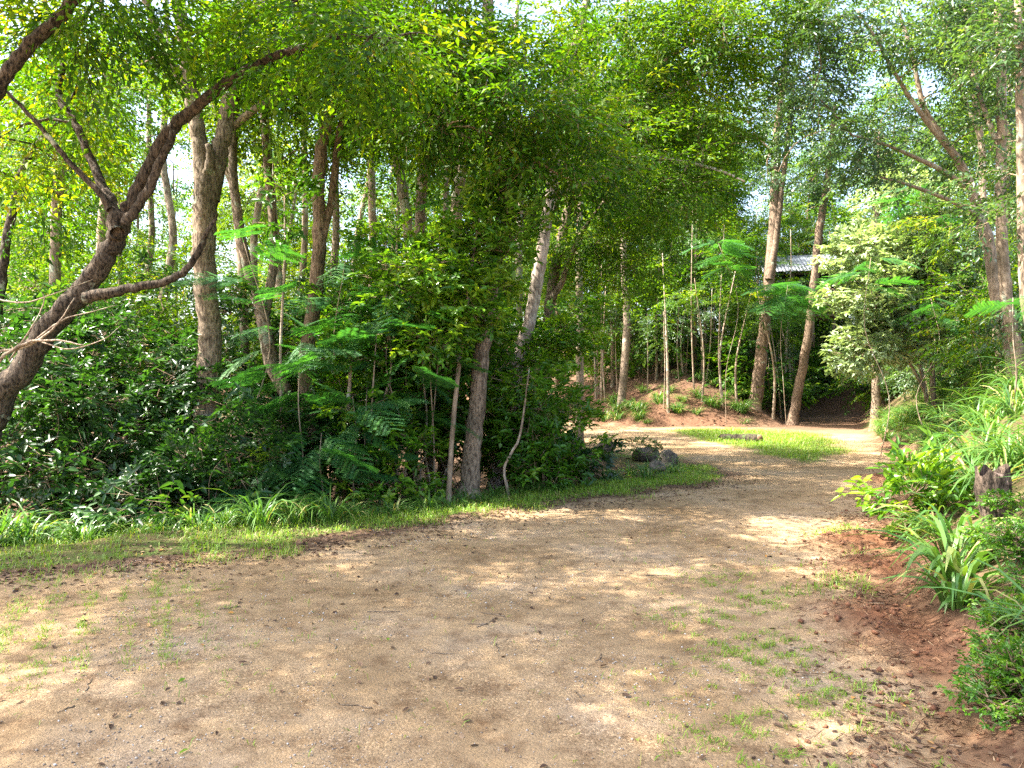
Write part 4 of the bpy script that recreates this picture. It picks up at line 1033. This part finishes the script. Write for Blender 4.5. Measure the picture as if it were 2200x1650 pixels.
# left verge tall tufts
for i in range(26):
    X = -6.0 + i * .155 + rng.uniform(-.1, .1); Y = np.interp(X, [-6.2, -4.3, -2.6], [7.75, 8.1, 8.6]) + rng.uniform(-.35, .5)
    put_clump(GC[i % 5], X, Y, rng.uniform(.7, 1.15), 1300 + i, 'tall grass tuft along the left verge before the dark shrubs', 'tall grass tufts on the left verge')
put_clump(GC[0], -5.25, 7.55, 1.15, 1330, 'largest tall grass tuft at the far left edge of the verge', None)
for i in range(22):
    t = i / 21; X = -2.3 + 2.9 * t; Y = np.interp(X, [-2.6, -1.1, 0, 1.4], [8.3, 9.6, 10.5, 11.6]) + rng.uniform(-.15, .3)
    put_clump(GCS[i % 3] if i % 3 else GC[i % 5], X, Y, rng.uniform(.7, 1.0) if i % 3 else .6, 1340 + i, 'grass tuft on the verge below the middle thicket', 'grass tufts on the middle verge')
for i, (x, y) in enumerate([(2.1, 13.2), (2.5, 13.6), (2.9, 13.3), (1.9, 14.0), (1.5, 15.5), (2.0, 16.2), (1.2, 16.4), (2.3, 12.6), (1.7, 12.7), (3.0, 14.2)]):
    put_clump(GC[i % 5], x, y, rng.uniform(.5, .8), 1400 + i, 'grass tuft around the boulders at the road bend', 'grass tufts by the boulders')
for i in range(62):
    y = rng.uniform(28, 32); x = rng.uniform(1.0, 10.0)
    dd = sdist(FLAT, np.array([x]), np.array([y]))[0]
    if dd < .35 or dd > 6: continue
    put_clump(GC[i % 5], x, y, rng.uniform(.8, 1.5), 1420 + i, 'dark grass tuft on the red slope behind the far bend', 'grass tufts on the red slope')

def turf(name, label, n, sampler, ln, hg, wd, tone, seed, seg=2):
    rg = np.random.default_rng(seed)
    P = sampler(rg, n)
    P = np.column_stack([P, height(P[:, 0], P[:, 1]) - .004])
    n = len(P)
    dry = np.repeat(rg.uniform(size=n) < .10, 2 * seg + 1)
    V, T, A = blades_np(rg, P, rg.uniform(0, 6.28, n), ln * rg.uniform(.4, 1.2, n), hg * (.35 + .95 * rg.uniform(0, 1, n) ** 2 * 1.3), wd * rg.uniform(.6, 1.2, n), rg.uniform(.6, 1.1, n), seg, tone)
    A = np.where(dry, 1.0, A)
    o = obj(name, mesh_np(name, V, T, L_TRF, {'tone': A}))
    tag(o, label, 'grass', kind='stuff')

def verge_s(rg, n):
    out = []
    x = rg.uniform(-6.5, 3.8, n * 6); y = rg.uniform(5.4, 14.5, n * 6)
    d = sdist(FLAT, x, y)
    L = inside(LEFT, x, y) | (d < 0)
    wv = wob(x, y, .55, 3); wf = wob(x, y, .2, 6)
    lim = np.interp(x, [-6.5, -3.5, 0, 3], [.8, .9, .6, .5])
    p = ss(-.45, .2, d + .6 * wv + .3 * wf) * ss(lim + .7, lim, d) * np.interp(x, [-6, -4, -2.5, 0], [.45, .6, .85, 1.0])
    p *= .04 + .96 * ss(-.25, .25, wv * .6 + wf * .5 + np.interp(x, [-6, -2, 1], [-.15, .2, .6]))
    k = (rg.uniform(size=len(x)) < p) & (d < 2.2) & ~inside(RIGHT, x, y)
    return np.stack([x, y], 1)[k][:n]
turf('verge_grass', 'short bright green grass strip along the left road edge', 34000, verge_s, .06, .075, .008, .52, 900)
def isl_s(rg, n):
    x = rg.uniform(4.8, 10.5, n * 4); y = rg.uniform(14.5, 27.5, n * 4)
    g = sdist(GRASS2, x, y) + .5 * wob(x, y, .8, 2)
    k = rg.uniform(size=len(x)) < ss(.25, -.45, g) * (.45 + .55 * ss(-.3, .2, wob(x, y, .5, 8)))
    return np.stack([x, y], 1)[k][:n]
turf('island_grass', 'bright green grass patch between the road bend and the dirt track', 16000, isl_s, .09, .10, .013, .52, 901)
def weed_s(rg, n):
    x = rg.uniform(-4.2, 3.2, n * 14); y = rg.uniform(2.9, 8.5, n * 14)
    zone = 1.3 * np.exp(-((x - (1.25 + .20 * (y - 3))) ** 2) / .22) * ss(7.0, 5.0, y) + .9 * np.exp(-((x + 2.55 + .30 * (y - 4)) ** 2) / .5) * ss(3.6, 4.4, y) * ss(6.6, 5.6, y) + .02
    a = ss(.05, .5, wob(x, y, .30, 11) * .45 + .75 * wob(x, y, .07, 2)) * zone
    k = (rg.uniform(size=len(x)) < a) & (sdist(FLAT, x, y) < .1)
    return np.stack([x, y], 1)[k][:n]
turf('road_weeds', 'sparse yellow-green weeds growing in the gravel near the camera', 22000, weed_s, .05, .04, .006, .66, 902)

# creeping herbs on the bank foot
HB = [(2.22, 3.32, .10, .17), (2.42, 3.47, .14, .22), (2.66, 3.78, .14, .24), (2.55, 3.15, .15, .25), (2.98, 4.2, .15, .24), (3.3, 4.75, .15, .22), (3.45, 5.15, .16, .24), (3.9, 5.6, .16, .24)]
HBL = ordinals([(x, y, 1) for x, y, h_, r_ in HB], 'low creeping green herb patch on the right bank foot')
for i, (x, y, h_, r_) in enumerate(HB):
    shrub('creeping_herb', HBL[i], 'herb', x, y, h_, r_, 'herb', 960 + i, k=16, sprays=8, rs=.09, group='creeping herbs on the right bank', nst=4, stem_r=.003)
shrub('broadleaf_weed', 'bright broad-leaved weed left of the stump', 'weed', 3.75, 6.9, .5, .45, 'mid', 990, k=9, sprays=9, rs=.18, nst=5, stem_r=.006, tone0=.6)

# ================================================================== STONES, LOG, STUMP, HUT
M_ROCK = mat_simple('rock_mossy', (0.030, 0.027, 0.020), .95, (0.17, 0.14, 0.11), 6.0, 1.0)
def rock(label, x, y, w_, h_, seed, z=0.0):
    import bmesh
    bm = bmesh.new(); bmesh.ops.create_icosphere(bm, subdivisions=3, radius=1)
    rg = np.random.default_rng(seed); ph = rg.uniform(0, 6, 9)
    for v in bm.verts:
        c = v.co
        f = 1 + .16 * math.sin(2.3 * c.x + ph[0]) * math.cos(2.7 * c.y + ph[1]) + .12 * math.sin(4.1 * c.z + 3.3 * c.x + ph[2]) + .07 * math.sin(8 * c.y + 6 * c.x + ph[3]) + .05 * math.sin(13 * c.z + 9 * c.x + ph[4])
        c = c * f
        for k in range(3):     # chop flat facets
            nn = Vector((math.cos(ph[k + 4]), math.sin(ph[k + 4]), .25 * k)); nn.normalize()
            dd = c.dot(nn) - .78
            if dd > 0: c = c - nn * dd * .8
        v.co = Vector((c.x * w_ * .5, c.y * w_ * .42, c.z * h_ * .55))
    me = bpy.data.meshes.new('boulder'); bm.to_mesh(me); bm.free()
    me.polygons.foreach_set('use_smooth', np.ones(len(me.polygons), bool))
    me.materials.append(M_ROCK)
    o = obj('boulder', me, None, (x, y, gz(x, y) + h_ * .30 + z)); o.rotation_euler = (0, 0, rg.uniform(0, 6))
    tag(o, label, 'rock')
for i, (lb, x, y, d, w_, h_) in enumerate([('pale topped boulder at the inner road edge, leftmost of the boulders', 1233, 968, 18.2, 42, 30), ('round dark boulder second from the left at the inner road edge', 1302, 975, 17.6, 36, 32), ('ivy-covered dark boulder at the road bend', 1385, 985, 15.6, 56, 38), ('broad dark boulder at the tip of the grass verge', 1435, 1005, 14.2, 50, 46), ('low reddish boulder at the foot of the broad dark boulder', 1410, 1025, 13.3, 44, 26)]):
    p = px(x, y, d)
    rock(lb, p[0], p[1], w_ / F * d * 1.1, h_ / F * d * .95, 70 + i, .02)
p = px(1385, 970, 15.5)
shrub('ivy', 'small ivy-like plant growing over the dark boulder at the bend', 'plant', p[0], p[1], .55, .42, 'herb', 995, k=22, sprays=8, rs=.14, nst=4, stem_r=.004)

# mossy log in the grass patch
rg = np.random.default_rng(5)
a = px(1548, 938, 21.5); b = px(1632, 944, 20.6)
a[2] = gz(a[0], a[1]) + .05; b[2] = gz(b[0], b[1]) + .09
P = np.array([a + (b - a) * t + rg.normal(size=3) * .015 for t in np.linspace(0, 1, 10)])
w = Wood(); w.tube(P, np.linspace(.11, .14, 10), 12, rg, .06)
e = empty('fallen_log', (a + b) / 2); tag(e, 'short dark mossy log lying in the bright grass patch', 'log')
obj('log_body', w.mesh('log_body', bark_mat('log_bark', (0.010, 0.010, 0.007), (0.075, 0.060, 0.042), lichen=(.06, .09, .03), lich_amt=.58), (a + b) / 2), e)
w = Wood(); dr = (b - a) / np.linalg.norm(b - a)
w.tube(np.array([b - dr * .02, b + dr * .03]), [.125, .12], 12, rg, .03)
obj('cut_end', w.mesh('cut_end', mat_simple('cut_wood', (.20, .11, .06), .8, (.33, .2, .12), 14), (a + b) / 2), e)

# tree stump on the bank
sx, sy = px(2152, 0, 5.9)[0], 5.9
sz = gz(sx, sy)
e = empty('tree_stump', (sx, sy, sz)); tag(e, 'weathered grey tree stump on the right bank in the grass', 'stump')
rg = np.random.default_rng(6)
H = .37
P = np.array([(0.03 - .09 * t, 0, -.45 + (H + .45) * t) for t in np.linspace(0, 1, 12)])
w = Wood(); w.tube(P, np.interp(np.linspace(0, 1, 12), [0, .4, .7, 1], [.18, .135, .110, .118]), 18, rg, .10, cap=False)
w.v[-1][-18:, 2] += rg.uniform(-.05, .05, 18)
M_STUMP = bark_mat('stump_weathered', (0.025, 0.02, 0.016), (0.20, 0.15, 0.12), lich_amt=.62, sc_=13, bump=1.0)
obj('bark', w.mesh('bark', M_STUMP), e)
w = Wood(); w.tube(np.array([(-.055, 0, H - .10), (-.06, 0, H - .05)]), [.112, .09], 18, rg, .10)
obj('cut_top', w.mesh('cut_top', mat_simple('stump_top', (.05, .035, .028), .9, (.19, .13, .10), 20, .8)), e)

# hut on the hillside
def box(w, c, s, rot=0.0):
    c = np.asarray(c, float); s = np.asarray(s, float) / 2
    v = np.array([(i, j, k) for i in (-1, 1) for j in (-1, 1) for k in (-1, 1)], float) * s
    if rot:
        cr, sr = math.cos(rot), math.sin(rot); v = v @ np.array([(1, 0, 0), (0, cr, sr), (0, -sr, cr)])
    q = [(0, 1, 3, 2), (4, 6, 7, 5), (0, 4, 5, 1), (2, 3, 7, 6), (0, 2, 6, 4), (1, 5, 7, 3)]
    w.raw(v + c, np.array([[a, b, c_] for a, b, c_, d in q] + [[a, c_, d] for a, b, c_, d in q]))
def flatmesh(w, nm, mat):
    v = np.concatenate(w.v); return mesh_np(nm, v, np.concatenate(w.t), mat)
M_HWALL = mat_simple('hut_board', (.13, .09, .065), .85, (.24, .175, .13), 5)
M_HROOF = mat_simple('hut_metal_roof', (.09, .10, .12), .5, (.20, .22, .25), 2.5)
M_HDARK = mat_simple('hut_window_glass', (.012, .013, .015), .12)
hd = 37.0
hp = px(1718, 676, hd)
e = empty('wooden_hut', hp); tag(e, 'brown board hut with pale metal roof high in the wood', 'hut')
e.rotation_euler = (0, 0, math.radians(-14))
HW, HD, HH = 3.2, 3.0, 1.95
for i in range(10):
    w = Wood(); box(w, (-HW / 2 + (i + .5) * HW / 10, -HD / 2 + (i % 2) * .012, HH * .24), (HW / 10 - .015, .05, HH * .56)); obj('wall_board', flatmesh(w, 'wall_board', M_HWALL), e)
for sx_ in (-1, 1):
    w = Wood(); box(w, (sx_ * (HW / 2 - .03), 0.03, HH * .47), (.06, HD - .06, HH)); obj('side_wall', flatmesh(w, 'side_wall', M_HWALL), e)
w = Wood(); box(w, (0, HD / 2 - .04, HH * .47), (HW - .13, .06, HH)); obj('back_wall', flatmesh(w, 'back_wall', M_HWALL), e)
w = Wood(); box(w, (0, 0, -.16), (HW - .1, HD - .1, .12)); obj('floor_deck', flatmesh(w, 'floor_deck', M_HWALL), e)
for i in range(4):
    w = Wood(); box(w, (-HW / 2 + .05 + i * (HW - .1) / 3, -HD / 2, HH * .74), (.09, .09, HH * .44)); obj('post', flatmesh(w, 'post', M_HWALL), e)
for i in range(3):
    cx_ = -HW / 2 + .05 + (i + .5) * (HW - .1) / 3; ww = (HW - .1) / 3 - .1; wh = HH * .42; cz_ = HH * .74
    w = Wood()
    for dx, dz, sx2, sz2 in ((-ww / 2 + .03, 0, .06, wh), (ww / 2 - .03, 0, .06, wh), (0, -wh / 2 + .03, ww - .124, .06), (0, wh / 2 - .03, ww - .124, .06)):
        box(w, (cx_ + dx, -HD / 2 + .03, cz_ + dz), (sx2, .05, sz2))
    wo = obj('window', flatmesh(w, 'window', M_HWALL), e)
    w = Wood(); box(w, (cx_, -HD / 2 + .05, cz_), (ww - .1, .015, wh - .1)); obj('pane', flatmesh(w, 'pane', M_HDARK), wo)
for i in range(4):
    w = Wood(); box(w, (-HW / 2 + .2 + i * (HW - .4) / 3, -HD / 2 + .4, -.95), (.12, .12, 1.5)); obj('stilt', flatmesh(w, 'stilt', M_HWALL), e)
w = Wood()
for i in range(24):
    box(w, (-HW / 2 - .3 + (i + .5) * (HW + .6) / 24, 0, HH * 1.06 + .50 + (.018 if i % 2 else 0)), ((HW + .6) / 24 + .002, HD + 1.0, .02), .34)
obj('roof', flatmesh(w, 'roof', M_HROOF), e)

# ================================================================== LITTER
def litter_mesh(name, rg, P, ll, lw, tone, mat, zoff=.006, tilt=.35):
    n = len(P)
    B = np.column_stack([P, height(P[:, 0], P[:, 1]) + zoff])
    a = rg.uniform(0, 6.28, n)
    D = np.stack([np.cos(a), np.sin(a), rg.normal(size=n) * .12], 1)
    N = rg.normal(size=(n, 3)) * tilt + (0, 0, 1)
    v, t = leaves_to_mesh(B, D, N, ll * rg.uniform(.5, 1.2, n), lw * rg.uniform(.6, 1.2, n), True, .22, .05)
    T = (np.arange(n) * v.shape[1])[:, None, None] + t[None]
    return mesh_np(name, v.reshape(-1, 3), T.reshape(-1, 3), mat, {'tone': np.repeat(np.clip(tone + rg.normal(size=n) * .25, 0, 1), v.shape[1])})
rg = np.random.default_rng(33)
x = rg.uniform(-6, 5, 90000); y = rg.uniform(2.8, 13, 90000)
d = sdist(FLAT, x, y); dl = edist(LEFT[5:16], x, y, False); dr_ = edist(RIGHT[:12], x, y, False)
wv = wob(x, y, .4, 13)
pz = 1.0 * np.exp(-((dl - np.where(d < 0, .3, 0)) / .5) ** 2) * (.3 + .7 * ss(-.3, .3, wv)) + .7 * np.exp(-(dr_ / .35) ** 2) + .012
k = rg.uniform(size=len(x)) < pz * np.interp(y, [3, 8, 13], [.6, .8, .5])
tag(obj('leaf_litter', litter_mesh('leaf_litter', rg, np.stack([x, y], 1)[k][:12000], .048, .022, .40, L_DRY)), 'brown fallen leaf litter scattered along the road edges', 'leaves', kind='stuff')
x = rg.uniform(-1, 10, 30000); y = rg.uniform(12.5, 33, 30000)
d = sdist(FLAT, x, y)
k = (d > .1) & ~inside(RIGHT, x, y) & (rg.uniform(size=len(x)) < np.where(y > 26, .5, .35) * ss(-.4, .3, wob(x, y, .6, 19))) & (d < 4)
tag(obj('slope_litter', litter_mesh('slope_litter', rg, np.stack([x, y], 1)[k][:6000], .10, .05, .42, L_DRY)), 'brown leaf litter on the ditch and red slope beyond the bend', 'leaves', kind='stuff')
# straw and clods in the loose red soil at the foot of the bank
x = rg.uniform(1.2, 8.5, 90000); y = rg.uniform(2.9, 16, 90000)
dr2 = edist(RIGHT[:12], x, y, False); Ri = inside(RIGHT, x, y)
pz = np.exp(-((dr2 + np.where(Ri, -.15, .05)) / .38) ** 2) * np.interp(y, [3, 8, 16], [1, .8, .3]) + 1.2 * np.exp(-((x - 3.4) ** 2 / .22 + (y - 7.35) ** 2 / .13)) + 1.1 * np.exp(-((x - 3.1) ** 2 / .2 + (y - 6.35) ** 2 / .13))
k = rg.uniform(size=len(x)) < pz * (.3 + .7 * ss(-.3, .4, wob(x, y, .3, 17)))
P = np.stack([x, y], 1)[k][:9000]
n = len(P); hz_ = 0.15 * (np.exp(-((P[:, 0] - 3.40) ** 2 / 0.20 + (P[:, 1] - 7.35) ** 2 / 0.10)) + 0.9 * np.exp(-((P[:, 0] - 3.10) ** 2 / 0.16 + (P[:, 1] - 6.35) ** 2 / 0.10)) + 0.8 * np.exp(-((P[:, 0] - 6.05) ** 2 / .25 + (P[:, 1] - 12.1) ** 2 / .35)) + 0.7 * np.exp(-((P[:, 0] - 2.35) ** 2 / .1 + (P[:, 1] - 4.9) ** 2 / .35)))
C = np.column_stack([P, height(P[:, 0], P[:, 1]) + hz_ + .008])
a = rg.uniform(0, 6.28, n); ln = rg.uniform(.03, .13, n)
D = np.stack([np.cos(a) * ln, np.sin(a) * ln, rg.normal(size=n) * .25 * ln], 1); S_ = np.stack([-np.sin(a), np.cos(a), np.zeros(n)], 1) * rg.uniform(.0012, .0035, n)[:, None]
V = np.stack([C - D * .5 - S_, C - D * .5 + S_, C + D * .5 + S_ * .5, C + (0, 0, .004)], 1)
tr = np.array([(0, 1, 2), (0, 2, 3)])
L_STRAW = leaf_mat('straw', [(0, (.06, .03, .02)), (.5, (.20, .11, .06)), (.85, (.34, .22, .13)), (1, (.45, .34, .22))], rough=.8, transl=.05, spec=.2)
tag(obj('soil_straw', mesh_np('soil_straw', V.reshape(-1, 3), ((np.arange(n) * 4)[:, None, None] + tr[None]).reshape(-1, 3), L_STRAW, {'tone': np.repeat(np.clip(rg.normal(size=n) * .25 + .45, 0, 1), 4)})), 'dry brown straw and needles on the red soil along the bank foot', 'straw', kind='stuff')
k = rg.uniform(size=len(x)) < pz * .7
P = np.stack([x, y], 1)[k][:3600]; n = len(P); s = .004 + .022 * rg.uniform(0, 1, n) ** 6
hz_ = 0.15 * (np.exp(-((P[:, 0] - 3.40) ** 2 / 0.20 + (P[:, 1] - 7.35) ** 2 / 0.10)) + 0.9 * np.exp(-((P[:, 0] - 3.10) ** 2 / 0.16 + (P[:, 1] - 6.35) ** 2 / 0.10)) + 0.8 * np.exp(-((P[:, 0] - 6.05) ** 2 / .25 + (P[:, 1] - 12.1) ** 2 / .35)) + 0.7 * np.exp(-((P[:, 0] - 2.35) ** 2 / .1 + (P[:, 1] - 4.9) ** 2 / .35)))
C = np.column_stack([P, height(P[:, 0], P[:, 1]) + hz_ + s * .3])
oc = np.array([(1, 0, 0), (0, 1, 0), (-1, 0, 0), (0, -1, 0), (0, 0, .8), (0, 0, -.7)], float)
V = C[:, None, :] + oc[None] * (s[:, None, None] * rg.uniform(.6, 1.4, (n, 6, 1))) + rg.normal(size=(n, 6, 3)) * s[:, None, None] * .2
tr = np.array([(0, 1, 4), (1, 2, 4), (2, 3, 4), (3, 0, 4), (1, 0, 5), (2, 1, 5), (3, 2, 5), (0, 3, 5)])
tag(obj('soil_clods', mesh_np('soil_clods', V.reshape(-1, 3), ((np.arange(n) * 6)[:, None, None] + tr[None]).reshape(-1, 3), mat_simple('red_clod', (.10, .042, .022), .95, (.24, .105, .05), 9, .6))), 'crumbly red soil clods heaped along the foot of the right bank', 'soil', kind='stuff')
# gravel
x = rg.uniform(-4, 3.4, 120000); y = 2.9 + 6.2 * rg.uniform(0, 1, 120000) ** 1.5
k = (sdist(FLAT, x, y) < -.1) & (rg.uniform(size=len(x)) < .12 + .88 * ss(.0, .7, wob(x, y, .8, 21) + .3 * wob(x, y, .25, 4))) & (np.abs(x / y) < .76)
P = np.stack([x, y], 1)[k][:12000]
n = len(P); s = .0022 + .006 * rg.uniform(0, 1, n) ** 4
C = np.column_stack([P, height(P[:, 0], P[:, 1]) + s * .35])
oc = np.array([(1, 0, 0), (0, 1, 0), (-1, 0, 0), (0, -1, 0), (0, 0, .7), (0, 0, -.7)], float)
V = C[:, None, :] + oc[None] * (s[:, None, None] * rg.uniform(.6, 1.4, (n, 6, 1)))
an = rg.uniform(0, 6.28, n); ca, sa = np.cos(an), np.sin(an)
dv = V - C[:, None, :]
V = C[:, None, :] + np.stack([dv[..., 0] * ca[:, None] - dv[..., 1] * sa[:, None], dv[..., 0] * sa[:, None] + dv[..., 1] * ca[:, None], dv[..., 2]], -1)
tr = np.array([(0, 1, 4), (1, 2, 4), (2, 3, 4), (3, 0, 4), (1, 0, 5), (2, 1, 5), (3, 2, 5), (0, 3, 5)])
m, nn_, l, b = new_mat('gravel_stone')
at = nn_.new('ShaderNodeAttribute'); at.attribute_name = 'tone'
rp = ramp(nn_, [(0, (.13, .10, .08)), (.5, (.30, .24, .18)), (.85, (.44, .40, .35)), (1, (.62, .60, .57))]); l.new(at.outputs['Fac'], rp.inputs[0]); l.new(rp.outputs[0], b.inputs['Base Color']); b.inputs['Roughness'].default_value = .85
tag(obj('gravel', mesh_np('gravel', V.reshape(-1, 3), ((np.arange(n) * 6)[:, None, None] + tr[None]).reshape(-1, 3), m, {'tone': np.repeat(np.clip(rg.normal(size=n) * .28 + .5, 0, 1), 6)})), 'loose pale gravel stones on the road near the camera', 'gravel', kind='stuff')
# single fallen leaves and twigs on the road
LM = []
for i, tn in enumerate([.25, .45, .75, .95]):
    r2 = np.random.default_rng(i)
    v, t = leaves_to_mesh(np.zeros((1, 3)), np.array([(1.0, .1, .05)]), np.array([(.1, .15, 1.0)]), np.array([.075]), np.array([.034]), True, .25, -.05)
    LM.append(mesh_np('fallen_leaf', v[0], t, L_DRY, {'tone': np.full(6, tn)}))
v, t = leaves_to_mesh(np.zeros((1, 3)), np.array([(1.0, .1, .05)]), np.array([(.1, .15, 1.0)]), np.array([.075]), np.array([.034]), True, .25, -.05)
LM.append(mesh_np('fallen_leaf', v[0], t, L_TRF, {'tone': np.full(6, .5)}))
for i in range(60):
    yy = rg.uniform(3.1, 8); xx = rg.uniform(-.66, .45) * yy
    if sdist(FLAT, np.array([xx]), np.array([yy]))[0] > 0: continue
    q = rg.choice(5, p=[.35, .3, .15, .08, .12])
    o = obj('fallen_leaf', LM[q], None, (xx, yy, gz(xx, yy) + .01)); o.rotation_euler = (rg.uniform(-.3, .3), rg.uniform(-.2, .2), rg.uniform(0, 6.28)); s = rg.uniform(.45, .8); o.scale = (s, s, s)
    tag(o, ['dark brown fallen leaf on the gravel', 'brown fallen leaf on the gravel', 'tan fallen leaf on the gravel', 'orange fallen leaf on the gravel', 'green fallen leaf on the gravel'][q], 'leaf', ['dark brown fallen leaves', 'brown fallen leaves', 'tan fallen leaves', 'orange fallen leaves', 'green fallen leaves'][q])
for i in range(22):
    yy = rg.uniform(3.1, 6.5); xx = rg.uniform(-.6, .42) * yy; a = rg.uniform(0, 6.28); ln = rg.uniform(.08, .28)
    P = np.array([(math.cos(a) * ln * t + rg.normal() * .006, math.sin(a) * ln * t + rg.normal() * .006, .004) for t in np.linspace(-.5, .5, 6)])
    w = Wood(); w.tube(P, np.linspace(.0035, .0018, 6), 5)
    tag(obj('fallen_twig', w.mesh('fallen_twig', M_BARK), None, (xx, yy, gz(xx, yy))), 'thin brown twig lying on the gravel', 'twig', 'twigs on the gravel')
